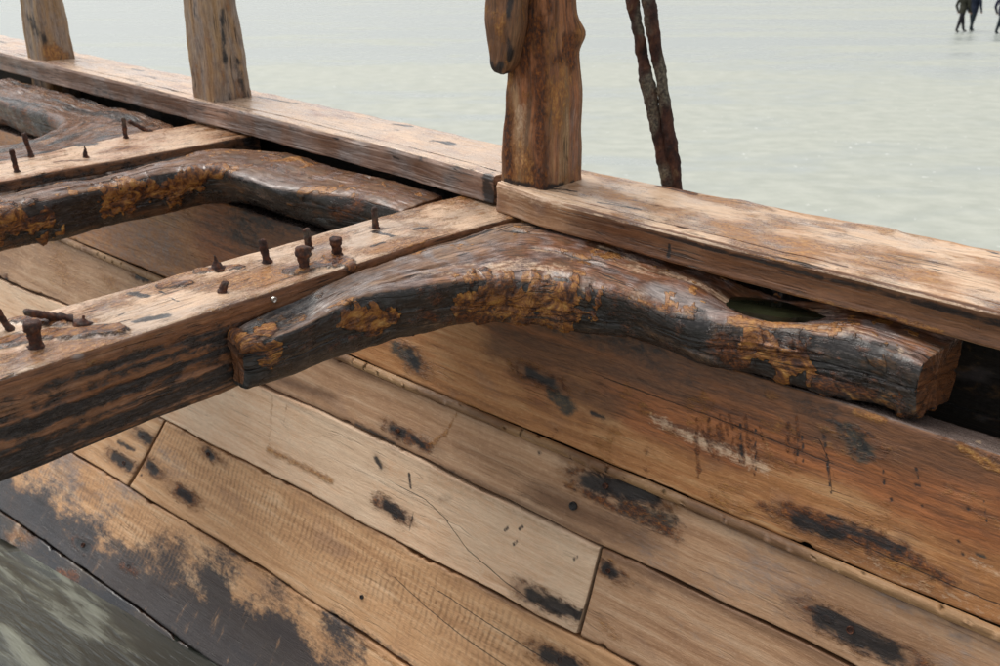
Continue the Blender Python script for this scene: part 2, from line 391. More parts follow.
# ------------------------------------------------------------------ the setting: wet sand, people far off come last
def ground():
    n = N('wet_sand'); tc = n.node('ShaderNodeTexCoord').outputs['Object']
    a = n.noise(n.vmul(tc, (.05, .20, 1)), 1, 4, .55, .6); b = n.noise(n.vmul(tc, (.5, .8, 1)), 1, 5, .62, .5); c = n.noise(n.vmul(tc, (2.2, 2.6, 1)), 1, 5, .65); fl = n.noise(n.vmul(tc, (7, 7, 1)), 1, 2, .5)
    sx = n.node('ShaderNodeSeparateXYZ'); n.put(sx.inputs[0], tc)
    seaw = n.math('ADD', n.step(sx.outputs[1], 18, 45, 0, .10), n.step(sx.outputs[0], 10, -14, 0, .05))     # wetter towards the sea
    film = n.step(n.math('ADD', n.math('ADD', n.math('MULTIPLY', a, .6), n.math('MULTIPLY', b, .4)), seaw),   .47, .66)
    col = n.mix(film, n.mix(n.step(c, .25, .75), (.325, .345, .298), (.425, .44, .385)), n.mix(c, (.27, .305, .29), (.36, .39, .36)))
    col = n.mix(n.math('MULTIPLY', n.step(fl, .69, .74), n.step(b, .44, .60)), col, (.86, .87, .85))   # white flecks painted in as glints
    rip = n.math('ADD', n.noise(n.vmul(tc, (5, 11, 1)), 1, 3, .6), n.math('MULTIPLY', n.noise(n.vmul(tc, (1.2, 3, 1)), 1, 2), 1.2))
    m = n.finish(col, n.step(film, 0, 1, .55, .25), rip, .06, .03, .5)
    V = []; Fc = []
    xs = np.concatenate([-np.geomspace(1500, 20, 18), np.linspace(-18, 18, 25), np.geomspace(20, 1500, 18)])
    ys = np.concatenate([-np.geomspace(1500, 20, 18), np.linspace(-18, 60, 60), np.geomspace(65, 1500, 20)])
    XX, YY = np.meshgrid(xs, ys); P = np.stack([XX.ravel(), YY.ravel(), np.zeros(XX.size)], 1)
    P[:, 2] = .03*fbm(P*np.array([.12, .3, 1]), 3)*np.clip(1-np.hypot(P[:, 0], P[:, 1])/120, 0, 1)
    nx = len(xs)
    for j in range(len(ys)-1):
        for i in range(nx-1): Fc.append((j*nx+i, j*nx+i+1, (j+1)*nx+i+1, (j+1)*nx+i))
    me = bpy.data.meshes.new('wet_sand'); me.from_pydata(P.tolist(), [], Fc)
    for p in me.polygons: p.use_smooth = True
    me.materials.append(m); o = bpy.data.objects.new('wet_sand', me); COL.objects.link(o)
    o['kind'] = 'structure'; o['label'] = 'pale grey-green wet sand with a film of water'; o['category'] = 'sand'
ground()

# ------------------------------------------------------------------ the wreck
ship = bpy.data.objects.new('shipwreck', None); COL.objects.link(ship)
ship.matrix_world = Matrix.Translation(HT.tolist()) @ Matrix(HM.tolist()).to_4x4()
ship['label'] = 'weathered timber side of a wrecked wooden boat with rusted knees and beams'; ship['category'] = 'shipwreck'

# inner skin profile: arc length t down from the top of the clamp
_T = np.linspace(0, 4.2, 3000)
_A = np.radians(np.interp(_T, [0, .35, .6, .85, 1.1, 1.4, 1.8, 2.6, 4.2], [11, 13, 16, 22, 30, 40, 55, 74, 84]))
_dt = _T[1]-_T[0]; _Y = -.105-np.cumsum(np.sin(_A))*_dt; _Z = -.24-np.cumsum(np.cos(_A))*_dt
def skin(t, n):
    a = np.interp(t, _T, _A); return np.interp(t, _T, _Y)-np.cos(a)*n, np.interp(t, _T, _Z)+np.sin(a)*n
def t_key(x0, T): return float(T[0])*31.7+x0
def plank(x0, x1, t0, t1, thick=.05, dx=.008, dt=.005, n0=0.0, er=.006, fine=(-2.6, 1.6), tilt0=0.0, tilt1=0.0):
    """hull plank between arc lengths t0(x)..t1(x); x0/x1 ends; tilt: lean of the end cut"""
    xs = np.arange(x0, x1, dx); xs = xs[(xs > fine[0]) & (xs < fine[1])]
    xs = np.unique(np.concatenate([[x0, x0+.002, x1-.002, x1], xs, np.arange(x0, x1, .06)]))
    keep = np.concatenate([[True], np.diff(xs) > .0015]); xs = xs[keep]
    if xs[-1] < x1: xs[-1] = x1
    T0 = np.array(t0(xs) if callable(t0) else np.full(len(xs), t0), float); T1 = np.array(t1(xs) if callable(t1) else np.full(len(xs), t1), float)
    for TT, sg, ph_ in ((T0, 1, 3.1), (T1, -1, 8.7)):
        q = np.stack([xs*16, xs*0+ph_+t_key(x0, TT), xs*0], 1); f_ = fbm(q, 4)
        TT += sg*(.0010+.0012*f_+.0055*sst(f_, .45, .9))
    nt_ = max(6, int((T1-T0).mean()/dt)); u = np.linspace(0, 1, nt_)
    wd = (T1-T0).mean(); r = er/wd
    u = np.unique(np.concatenate([u, np.array([.15, .4, .7, 1.0])*r, 1-np.array([.15, .4, .7, 1.0])*r]))
    dd = np.minimum(u, 1-u)*wd; prof = np.where(dd < er, -(er-np.sqrt(np.clip(er**2-(er-dd)**2, 0, None))), 0)
    sd_ = np.array([er*1.25, er*2.2, thick*.3, thick*.6, thick*.96])
    U = np.concatenate([u, np.ones(5), [1, .5, 0], np.zeros(5)]); Np = np.concatenate([prof, -sd_, [-thick]*3, -sd_[::-1]])
    tt = T0[:, None]+(T1-T0)[:, None]*U[None]
    nn = np.broadcast_to(n0+Np[None], tt.shape)
    y, z = skin(tt, nn)
    w0 = np.clip(1-(xs-x0)/.3, 0, 1)[:, None]; w1 = np.clip(1-(x1-xs)/.3, 0, 1)[:, None]
    X = xs[:, None]+(U[None]-.5)*(tilt0*w0+tilt1*w1)
    e = np.minimum(xs-x0, x1-xs)[:, None]
    sh = np.clip(1-e/.004, 0, 1)*.003; y = y+np.where(np.abs(Np)[None] < er*2.3, sh*1.0, 0)
    rings = np.stack([X, y, z], 2)
    tb = Timber(rings, gs=xs[:, None]+0*U[None], gt=tt-np.where(U[None] < .5, -nn, nn))
    dd = (np.minimum(U, 1-U)[None]*(T1-T0)[:, None]).ravel()
    tb.add('brown', np.clip(1-dd/.016, 0, 1)*(.55+.5*tb.gnoise((2.5, 6), 3)))
    return tb
G_ = .0018                                            # half a seam
s1 = lambda x: .326+0*x
s2 = lambda x: np.interp(x, [-4, -2.33, -1.85, -.74, -.3, 1, 3], [.64, .585, .563, .516, .508, .513, .52])+.0025*np.sin(x*5)+.0015*np.sin(x*17)
s3 = lambda x: np.interp(x, [-4, -1.12, -.47, 0, .66, 3], [.80, .775, .761, .755, .746, .74])+.002*np.sin(x*6+1)+.0012*np.sin(x*19)
s4 = lambda x: np.interp(x, [-4, -1.5, -.7, 0, 3], [1.08, 1.054, 1.039, 1.045, 1.05])+.002*np.sin(x*4)+.0015*np.sin(x*15)
s5 = lambda x: np.interp(x, [-4, -1.84, -.94, 3], [1.43, 1.384, 1.362, 1.34])
XL, XR = -4.0, 2.1
sh = lambda f, o: (lambda x: f(x)+o)

# --- clamp (top strake) with the ledge on its upper edge
def build_clamp():
    tb = plank(XL, XR, 0.0, sh(s1, -.012), thick=.115, dx=.007, dt=.005, er=.008)
    tb.weather(.003, .0008, .0006, 4)
    x, t = tb.V[:, 0], tb.G[:, 1]-tb.seed*1.3
    nz = tb.noise((3, 3, 9), 4)
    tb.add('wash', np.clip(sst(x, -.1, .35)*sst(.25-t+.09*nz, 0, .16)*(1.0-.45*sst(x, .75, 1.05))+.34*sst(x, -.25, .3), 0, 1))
    tb.add('wash', sst(-x, .05, .3)*sst(x, -1.35, -.95)*sst(.30-t+.05*nz, 0, .15)*.95); tb.add('brown', sst(-x, .1, .4)*sst(x, -1.2, -.8)*sst(.20-t+.05*nz, 0, .15)*.9)  # rust wash under the second knee, with its shade painted in
    tb.crack([(820, 440), (829, 460), (831, 490)]); tb.crack([(850, 540), (900, 562), (960, 590), (1000, 606)]); tb.crack([(610, 380), (720, 420), (830, 462)])
    tb.add('brown', sst(x, .0, .25)*sst(.13-t+.05*nz+.03*sst(x, .85, 1.1), 0, .12)*.9)  # brown stain under the main knee, its overhang shade painted in too
    tb.add('dark', sst(-x, .15, .35)*sst(x, -1.2, -.85)*sst(.17-t+.05*nz, 0, .14)*(.52+.2*nz)); tb.add('dark', sst(x, .05, .25)*sst(1.15-x, 0, .2)*sst(.11-t+.04*nz, 0, .1)*(.42+.2*nz)); tb.spot('brown', (500, 345), (690, 385), 16, 1.0)  # darker below both knees: stain and painted overhang shade together
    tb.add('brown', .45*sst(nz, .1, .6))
    tb.add('ochre', .44*sst(tb.noise((7, 7, 12), 4), .05, .6)*sst(x, .1, .5)); tb.add('pale', .40*sst(t, .2, .3)*sst(x, .75, 1.1))
    tb.spot('brown', (520, 365), (610, 405), 16, .9); tb.spot('dark', (528, 372), (552, 382), 6, .75)
    tb.spot('green', (553, 392), (568, 408), 9, .85); tb.spot('dark', (590, 412), (604, 418), 3, .7)
    tb.spot('green', (396, 347), (416, 362), 9, .8); tb.spot('dark', (412, 352), (416, 366), 6, .8); tb.spot('rust', (402, 350), (412, 358), 5, .5)
    tb.spot('green', (848, 432), (864, 452), 10, .95); tb.spot('dark', (862, 440), (868, 448), 8, .6); tb.spot('ochre', (820, 428), (838, 432), 5, .55)
    tb.spot('rust', (790, 512), (900, 552), 11, .85); tb.spot('dark', (800, 520), (838, 534), 8, .9); tb.spot('green', (808, 522), (830, 532), 6, .7)
    tb.spot('dark', (845, 528), (900, 552), 5, .75); tb.spot('ochre', (885, 556), (905, 566), 8, .85); tb.spot('rust', (915, 560), (948, 582), 8, .75)
    tb.spot('dark', (828, 514), (905, 548), 2.5, .7); tb.spot('brown', (900, 540), (915, 560), 12, .7)
    tb.spot('pale', (655, 420), (700, 440), 7, .62); tb.spot('pale', (690, 436), (765, 468), 8, .66); tb.spot('pale', (735, 455), (760, 450), 12, .45)
    for a, b2 in (((826, 436), (831, 492)), ((803, 438), (804, 462)), ((797, 440), (798, 455)), ((916, 468), (918, 486)), ((986, 500), (986, 520)), ((884, 470), (884, 484)), ((740, 425), (742, 455)), ((755, 430), (757, 470))):
        tb.spot('dark', a, b2, 1.4, .75)
    for _ in range(26):
        p = (random.uniform(690, 800), random.uniform(415, 445)); tb.spot('rust', p, (p[0]+random.uniform(0, 4), p[1]+random.uniform(12, 36)), random.uniform(1.5, 3), .62)
    for p in ((892, 500), (916, 484), (957, 540), (921, 505), (962, 553), (970, 510)): tb.spot('dark', p, None, 3, .7)
    tb.spot('ochre', (858, 412), (882, 420), 5, .8); tb.spot('ochre', (960, 446), (1000, 470), 5, .85); tb.spot('rust', (940, 436), (1000, 462), 6, .55)
    tb.spot('rust', (760, 505), (800, 520), 6, .62); tb.spot('ochre', (715, 500), (750, 510), 7, .62)
    tb.spot('pale', (975, 560), (1000, 575), 8, .5); tb.spot('pale', (980, 441), None, 3, 1)
    tb.spot('green', (975, 553), (985, 556), 3, .7)
    tb.spot('rust', (540, 470), (556, 430), 4, .42); tb.spot('rust', (645, 470), (646, 440), 4, .45)
    tb.add('wash', .4*sst(-x, .3, .6)); tb.add('grey', .45*sst(-x, .9, 1.3))
    top = t < .004; tb.m['wash'][top] *= .4; tb.add('grey', np.where(t < .002, .75, 0)); tb.add('wet', np.where(t < .002, .9, .15))
    tb.push(.004*tb.m['rust']*np.clip(tb.noise((40, 40, 40), 3)+.4, 0, 1))
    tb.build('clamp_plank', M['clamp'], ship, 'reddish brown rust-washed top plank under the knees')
build_clamp()

# --- bead along the lower edge of the clamp
def build_bead():
    xs = np.unique(np.concatenate([np.arange(XL, XR+.01, .05), np.arange(-2.4, 1.6, .01)]))
    ph = np.linspace(0, 2*math.pi, 20, endpoint=False)
    t = .3255+.0125*np.cos(ph); n_ = .001+.0105*np.sin(ph)
    tt = s1(xs)[:, None]-.3255+t[None]-.0005; nn = np.broadcast_to(n_[None], tt.shape)+.0015*np.sin(xs*7)[:, None]
    y, z = skin(tt, nn); rings = np.stack([np.broadcast_to(xs[:, None], tt.shape), y, z], 2)
    rings = np.roll(rings, 5, axis=1)
    tb = Timber(rings, gs=xs); tb.push(.0012*fbm(tb.V*np.array([9, 60, 60]), 3))
    tb.add('brown', .8*sst(tb.noise((2.5, 4, 4), 3), -.1, .5))
    tb.build('bead_moulding', M['bead'], ship)
build_bead()

# --- strake 1
def build_strake1():
    tb = plank(XL, XR, sh(s1, .012), sh(s2, -G_), dx=.007, n0=-.004)
    tb.weather(.004, .0006, .0008, 3.5); x = tb.V[:, 0]; t = tb.G[:, 1]-tb.seed*1.3; nz = tb.noise((4, 4, 8), 4)
    tb.spot('dark', (588, 482), (640, 492), 9, .98); tb.spot('dark', (620, 488), (655, 498), 7, .9); tb.spot('rust', (586, 492), (612, 506), 5, .8)
    tb.spot('green', (625, 505), (665, 524), 12, .8); tb.spot('rust', (625, 505), (672, 534), 14, .62); tb.spot('brown', (545, 495), (640, 538), 16, .85, sx=.6)
    tb.spot('rust', (566, 486), (575, 489), 3, .6)
    tb.spot('rust', (393, 430), (426, 446), 7, .74); tb.spot('dark', (391, 428), (404, 434), 5, .8); tb.spot('dark', (412, 438), (422, 446), 4, .72)
    tb.spot('ochre', (428, 447), (446, 432), 3, .72); tb.spot('ochre', (446, 432), (457, 414), 1.8, .68); tb.spot('brown', (420, 440), (440, 450), 10, .5)
    tb.spot('dark', (824, 616), (892, 652), 12, 1.0); tb.spot('rust', (806, 608), (830, 618), 6, .7); tb.spot('rust', (880, 635), (915, 655), 9, .55); tb.spot('brown', (800, 606), (910, 660), 18, .6)
    tb.spot('brown', (276, 378), (330, 396), 6, .85, sx=.6); tb.spot('brown', (262, 384), (400, 445), 5, .8); tb.spot('dark', (355, 424), (395, 444), 3, .7)
    tb.spot('brown', (395, 446), (600, 540), 4, .75); tb.spot('dark', (440, 468), (470, 484), 3, .62); tb.spot('brown', (460, 445), (560, 492), 16, .42)
    tb.add('grey', (.34+.25*nz)*sst(x, .2, .6)); tb.add('brown', sst(.37-t, 0, .04)*.55+.25*sst(nz, .2, .6))
    for p in ((541, 453), (515, 405), (870, 586), (845, 575)): tb.spot('dark', p, None, 3, .7)
    far = x < -1.0; tb.m['ochre'][far] = np.maximum(tb.m['ochre'], .34+.22*nz)[far]; tb.m['pale'][far] = .4
    tb.spot('dark', (138, 275), (150, 279), 5, .9); tb.spot('rust', (2, 290), None, 6, .9); tb.spot('dark', (2, 290), None, 4, .9)
    tb.build('hull_plank', M['mid'], ship, 'grey-brown hull plank below the bead with two charred rust stains')
build_strake1()

# --- strake 2: two planks meeting at a butt
def build_strake2():
    tb = plank(XL, .5205, sh(s2, G_), sh(s3, -G_), dx=.007, n0=.002, tilt1=-.004)
    tb.weather(.004, .0006, .0008, 3.5); nz = tb.noise((4, 4, 8), 4)
    tb.spot('rust', (378, 500), (402, 516), 8, .72); tb.spot('dark', (386, 505), (396, 512), 6, .95); tb.spot('dark', (400, 512), (404, 518), 4, .8); tb.spot('ochre', (374, 498), (404, 522), 10, .42)
    tb.spot('dark', (377, 459), (380, 466), 3.5, .85); tb.spot('brown', (376, 455), (384, 468), 6, .6)
    tb.spot('ochre', (268, 449), (332, 480), 4, .66); tb.spot('brown', (268, 449), (332, 480), 5, .42)
    tb.spot('dark', (532, 594), (560, 608), 8, .95); tb.spot('dark', (555, 605), (578, 616), 6, .92); tb.spot('brown', (525, 590), (582, 622), 10, .6)
    tb.crack([(399, 485), (425, 500), (446, 520), (468, 550), (505, 582), (540, 605)])
    for p in ((505, 530), (520, 530), (514, 545), (575, 560)): tb.spot('dark', p, (p[0]+3, p[1]-3), 2, .75)
    tb.spot('brown', (440, 500), (450, 497), 4, .7); tb.spot('dark', (410, 475), (411, 487), 1.6, .85); tb.spot('dark', (413, 512), (410, 530), 1.2, .6)
    tb.spot('ochre', (272, 397), (268, 445), 3, .45); tb.spot('ochre', (286, 405), (284, 425), 2, .42); tb.spot('ochre', (305, 412), (303, 436), 2, .4)
    tb.spot('brown', (262, 390), (600, 552), 3, .6); tb.spot('brown', (430, 480), (600, 556), 5, .45)
    tb.add('pale', .52+.25*nz); tb.spot('brown', (540, 600), (600, 640), 14, .45)
    tb.build('hull_plank', M['pale'], ship, 'palest cream hull plank ending at the butt joint')
    tb = plank(.5290, XR, sh(s2, G_), sh(s3, -G_), dx=.007, n0=-.003)
    tb.weather(.004, .0006, .0008, 3.5); nz = tb.noise((4, 4, 8), 4); t = tb.G[:, 1]-tb.seed*1.3
    tb.spot('dark', (607, 569), (613, 574), 6, .9); tb.spot('rust', (603, 566), (618, 576), 6, .55); tb.spot('brown', (605, 566), (650, 590), 6, .6)
    tb.add('grey', .32+.3*nz); tb.add('brown', sst(.56-t, 0, .05)*.75); tb.spot('ochre', (600, 620), (620, 640), 10, .5)
    tb.build('hull_plank', M['mid'], ship, 'pinkish grey hull plank right of the butt joint')
build_strake2()

# --- strake 3
def build_strake3():
    bx = -1.195
    tb = plank(bx+.007, XR, sh(s3, G_), sh(s4, -G_), dx=.007, tilt0=-.095)
    tb.weather(.004, .0006, .0008, 3.5); nz = tb.noise((4, 4, 8), 4); t = tb.G[:, 1]-tb.seed*1.3; x = tb.V[:, 0]
    tb.add('saw', np.clip(1-np.abs(t-.86)/.16, 0, 1)*sst(.5-x, 0, .2))
    tb.spot('rust', (178, 490), (194, 500), 8, .74); tb.spot('dark', (182, 492), (190, 498), 5, .92); tb.spot('brown', (170, 486), (200, 504), 10, .55)
    tb.spot('dark', (150, 464), (156, 471), 5, .92); tb.spot('dark', (207, 452), (211, 457), 4, .9); tb.spot('brown', (205, 450), (225, 464), 5, .65)
    tb.spot('dark', (545, 655), (575, 668), 8, .9); tb.spot('brown', (540, 650), (585, 672), 10, .5)
    tb.crack([(395, 578), (425, 605), (460, 634), (510, 668)]); tb.crack([(440, 592), (500, 630), (540, 656)])
    tb.spot('brown', (180, 428), (300, 492), 5, .5); tb.spot('brown', (300, 494), (560, 628), 6, .5); tb.spot('brown', (385, 570), (400, 610), 4, .4)
    tb.spot('grey', (160, 450), (180, 470), 14, .5); tb.spot('dark', (142, 475), None, 2, .8)
    tb.spot('ochre', (150, 500), (400, 660), 6, .40); tb.spot('paint', (330, 618), (420, 680), 6, .55)
    tb.build('hull_plank', M['tan'], ship, 'tan saw-marked hull plank with a rusty knot near the beam')
    tb = plank(XL, bx-.007, sh(s3, G_), sh(s4, -G_), dx=.01, tilt1=-.095)
    tb.weather(.004, .0006, .0008, 3.5)
    tb.spot('dark', (140, 434), (148, 440), 5, .95); tb.spot('dark', (114, 456), (130, 466), 5, .95); tb.spot('dark', (118, 442), (134, 450), 2.5, .8); tb.add('pale', .4)
    tb.build('hull_plank', M['tan'], ship, 'tan hull plank left of the slanted butt joint, with black spots')
build_strake3()

# --- strake 4: tan where dry, coated with black below
def build_strake4():
    tb = plank(XL, XR, sh(s4, G_), sh(s5, -G_), dx=.007, n0=.0)
    tb.weather(.004, .0006, .0008, 3.5); nz = tb.noise((5, 5, 9), 4); t = tb.G[:, 1]-tb.seed*1.3; x = tb.V[:, 0]
    f = (t-1.04)/.32
    tb.add('paint', np.clip(f*1.15-.26+sst(x, -1.5, -.5)*.5+.45*nz, 0, 1))
    tb.add('saw', sst(-.7-x, 0, .3)*np.clip(1-np.abs(f-.35)/.4, 0, 1)); tb.add('grey', (.5+.3*nz)*sst(-1.0-x, -.2, .4))
    tb.spot('dark', (80, 543), (86, 548), 5, .95); tb.spot('rust', (122, 566), (136, 572), 5, .65); tb.spot('dark', (128, 566), None, 4, .8)
    tb.spot('dark', (38, 500), (44, 505), 3, .6); tb.spot('brown', (55, 470), (100, 500), 2.5, .7); tb.spot('ochre', (140, 493), (400, 668), 3.5, .52)
    for a, b2 in (((165, 540), (150, 580)), ((196, 552), (185, 590)), ((240, 570), (225, 600)), ((290, 605), (280, 640))): tb.spot('pale', a, b2, 2.2, .52)
    tb.add('wet', np.clip(f*1.2-.3, 0, .9))
    tb.build('hull_plank', M['tan'], ship, 'hull plank with flaking black coating above the bilge water')
    # strake 5 and on, mostly under water
    tb = plank(XL, XR, sh(s5, G_), 1.70, dx=.009, dt=.007)
    tb.weather(.003, .0006, .001, 4); nz = tb.noise((5, 5, 9), 4); tb.add('paint', .45+.4*nz); tb.add('wet', .9)
    tb.spot('pale', (12, 540), (30, 522), 4, .8); tb.spot('ochre', (5, 532), (34, 540), 9, .6); tb.spot('rust', (60, 572), (76, 580), 6, .9)
    tb.build('hull_plank', M['black'], ship, 'wet black hull plank at the waterline')
    for a, b2 in ((1.704, 2.1), (2.104, 2.5), (2.504, 2.9), (2.904, 3.3), (3.304, 3.7)):
        tb = plank(XL, XR, a, b2, dx=.05, dt=.05); tb.add('wet', 1); tb.build('hull_plank', M['black'], ship)
build_strake4()

# --- covering boards (rail)
def covering_board(x0, x1, yf, yb, zt, zb, mat, label, groove, ends=(True, True), lean=0.0):
    xs = np.unique(np.concatenate([[x0, x0+.003, x1-.003, x1], np.arange(x0, x1, .007)])); keep = np.concatenate([[True], np.diff(xs) > .0015]); xs = xs[keep]
    # ring in (y,z), from hidden back-bottom round the top to the front
    th = zt-zb; W = 1.0
    a = []
    a += [(1, .0), (1, .35), (1, .8), (.996, .96), (.985, 1)]          # back edge (y fraction 0 front..1 back, z fraction)
    a += [(u, 1) for u in np.linspace(.975, groove+.02, 62)]
    a += [(groove+.010, 1), (groove+.006, .95), (groove, .90), (groove-.006, .95), (groove-.010, 1.0)]
    a += [(u, 1-.02*(1-u/groove)) for u in np.linspace(groove-.02, .022, 8)]
    a += [(.012, .965), (.004, .93), (.0, .88)]
    a += [(0.0+.012*math.sin(v*5), v) for v in np.linspace(.85, .10, 34)]
    a += [(.003, .05), (.012, .012), (.03, 0)]
    a += [(u, 0) for u in np.linspace(.08, .95, 12)]
    a = np.array(a)
    YF = np.interp(xs, *yf)[:, None]; YB = np.interp(xs, *yb)[:, None]
    y = YF+(YB-YF)*a[None, :, 0]; z = zb+th*a[None, :, 1]+0*y
    z = z+np.interp(xs, [x0, x1], [0, lean])[:, None]
    rings = np.stack([np.broadcast_to(xs[:, None], y.shape), y, z], 2)
    e = np.minimum(np.where(ends[0], xs-x0, 1), np.where(ends[1], x1-xs, 1))
    k = np.clip(1-e/.006, 0, 1)**2; c = rings.mean(1, keepdims=True); rings = c+(rings-c)*(1-k*.03)[:, None, None]
    tb = Timber(rings, gs=xs)
    g = ((a[None, :, 0]-groove)*(YB-YF)); onTop = (a[:, 1] > .85) & (a[:, 0] > .03) & (a[:, 0] < .9)
    tb.split = np.where(onTop[None], g+.0015*np.sin(xs*9)[:, None], 1.0).ravel()  # dark line along the groove stands in for its shadow
    return tb
def rail_right():
    tb = covering_board(.0, XR+.1, ([0, .15, .6, 1.2, 2.3], [-.002, -.03, -.036, -.03, -.03]), ([0, .1, .4, .7, 1.1, 2.3], [.265, .268, .293, .325, .352, .37]), 0, -.078, M['railo'], '', .085)
    x, y, z = tb.V.T; top = tb.Nn[:, 2] > .6; front = tb.Nn[:, 1] < -.6
    tb.weather(.003, .001, .002, 5)
    # deep weather checks on the front face, a split edge outboard
    c = tb.gnoise((1.1, 45), 3); g = sst(tb.gnoise((1.6, 6), 2), -.15, .3)
    band = np.clip(1-np.abs(z+.026)/.020, 0, 1)*sst(x, .2, .5)
    tb.push(np.where(front, -.010*band*np.clip(.5-np.abs(c)*2.2, 0, 1)*2*g-.004*np.clip(1-np.abs(c)/.1, 0, 1)*g, 0))
    tb.V[:, 1] += np.where(y > .2, .012*fbm(np.stack([x*7, x*0+2, x*0], 1), 4)*sst(y, .2, .3), 0)
    tb.V[:, 2] += np.where(top, -.012*sst(y, .22, .36)*(.4+fbm(np.stack([x*5, y*9, x*0], 1), 3)), 0)
    nz = tb.noise((5, 9, 9), 4); nz2 = tb.noise((9, 14, 9), 4)
    tb.add('ochre', np.where(top, .40+.34*nz, .0)); tb.add('grey', np.where(top, .36+.45*nz2, .12)); tb.add('pale', np.where(top, .58-.4*nz, 0))  # paler top: sky sheen painted into the colour
    tb.add('brown', np.where(front, (.45+.45*sst(x, .1, .4))+.3*nz, 0)); tb.add('wash', np.where(front, (.80+.3*nz)*sst(x, .1, .4), 0))  # front face: its own brown, deepened with painted shade
    tb.add('dark', np.where(front, .62*np.clip(band*1.3, 0, 1)*sst(c, -.2, .4), 0)); tb.add('wet', np.where(top, .35+.3*nz2, .3))
    tb.spot3('ochre', (790, 300), (940, 340), 4, .8); tb.spot3('rust', (860, 318), (935, 340), 4, .6); tb.spot3('ochre', (770, 240), (830, 250), 14, .72)
    tb.spot3('ochre', (600, 190), (640, 205), 10, .72); tb.spot3('pale', (675, 214), (700, 208), 6, .8); tb.spot3('pale', (497, 190), (560, 205), 8, .62)
    tb.spot3('dark', (669, 245), (669, 256), 2, .95); tb.spot3('rust', (665, 178), (690, 186), 7, .8); tb.spot3('dark', (993, 252), None, 5, .9)
    tb.spot3('dark', (598, 202), (640, 210), 1.3, .9); tb.spot3('dark', (512, 184), (575, 192), 3, .7)
    tb.build('covering_board', M['railo'], ship, 'orange and grey weathered rail board on the right of the joint')
def rail_left():
    tb = covering_board(XL, -.030, ([-4, -2.7, -1.5, -.4, 0], [.12, .085, .075, .055, .022]), ([-4, -2.3, -1.8, -.6, 0], [.36, .325, .325, .325, .305]), .004, -.074, M['rail'], '', .16)
    x, y, z = tb.V.T; top = tb.Nn[:, 2] > .6; front = tb.Nn[:, 1] < -.6
    tb.weather(.003, .001, .002, 5)
    c = tb.gnoise((1.3, 40), 3); g = sst(tb.gnoise((1.6, 6), 2), -.1, .3)
    tb.push(np.where(front, -.006*np.clip(1-np.abs(c)/.12, 0, 1)*g, 0))
    tb.V[:, 1] += np.where(y > .2, .010*fbm(np.stack([x*7, x*0+2, x*0], 1), 4)*sst(y, .2, .3), 0)
    nz = tb.noise((5, 9, 9), 4); nz2 = tb.noise((9, 14, 9), 4)
    tb.add('pale', np.where(top, .66+.3*nz, .15)); tb.add('grey', np.where(top, .22+.3*nz2, .42+.35*nz2)); tb.add('brown', np.where(front, .72+.35*nz, .0))  # top paled with painted sheen; front its own brown plus painted shade
    tb.add('wet', np.where(top, .55+.3*nz2, .2)); tb.add('dark', np.where(front, .22+.3*c, 0)); tb.add('wash', np.where(front, .25+.3*nz, 0))
    for a, b2, w in (((395, 124), (412, 127), 3), ((433, 141), (452, 143), 4), ((250, 96), (300, 104), 1.6), ((133, 69), (143, 71), 2.5)): tb.spot3('dark', a, b2, w, .85)
    for p in ((393, 157), (332, 137), (240, 112)): tb.spot3('dark', p, (p[0]+5, p[1]+2), 1.6, .6)
    tb.spot3('dark', (488, 178), (490, 200), 7, .9)
    tb.build('covering_board', M['rail'], ship, 'pinkish grey rail board on the left of the joint')
rail_right(); rail_left()

# --- deck beams
def beam(xn, xf, y0, y1, zt, zb, notch=False):
    L = y1-y0; pos = stations(L, .007)
    rings = []
    for p in pos:
        y = y0+p
        xa = np.interp(y, xn[0], xn[1]); xb = np.interp(y, xf[0], xf[1])
        pts = [(xa, y, zb), (xb, y, zb), (xb, y, zt), (xa, y, zt)]
        r = .012; rx, rz = r/(xa-xb), r/(zt-zb)
        rings.append(ring_poly(pts, [12, 14, 44, 40], [(rz, rx), (rx, rz), (rz, rx), (rx*.7, rz*.7)]))
    return Timber(np.array(rings), gs=pos)
def rustbolts(parent, specs):
    for base, tip, r0, r1, head in specs:
        r0, r1 = r0*.86, r1*.86; base, tip = np.array(base, float), np.array(tip, float); ax = tip-base; L = np.linalg.norm(ax); ax /= L
        e1 = np.cross(ax, (.3, 1, .2)); e1 /= np.linalg.norm(e1); e2 = np.cross(ax, e1)
        ps = np.linspace(-.02, L, 22); ph = np.linspace(0, 2*math.pi, 18, endpoint=False); rings = []
        for p in ps:
            u = max(0, p)/L
            r = r0+(r1-r0)*u
            if head == 'mushroom': r *= 1+.55*sst(u, .55, .7)-.15*math.sin(u*9)
            elif head == 'point': r *= 1-.75*sst(u, .2, 1.0)
            elif head == 'knob': r *= 1+.35*sst(u, .6, .75)
            if p <= .004: r = r0*1.35
            rings.append(base+ax*p+r*(np.cos(ph)[:, None]*e1+np.sin(ph)[:, None]*e2))
        for k, sc in ((.0025, .85), (.004, .5), (.0045, .15)): rings.append(base+ax*(L+k)+r*sc*(np.cos(ph)[:, None]*e1+np.sin(ph)[:, None]*e2))
        tb = Timber(np.array(rings)); tb.push(.0022*tb.noise((80, 80, 80), 3)+.0012*tb.noise((220, 220, 220), 2))
        tb.build('bolt', M['iron'], parent)
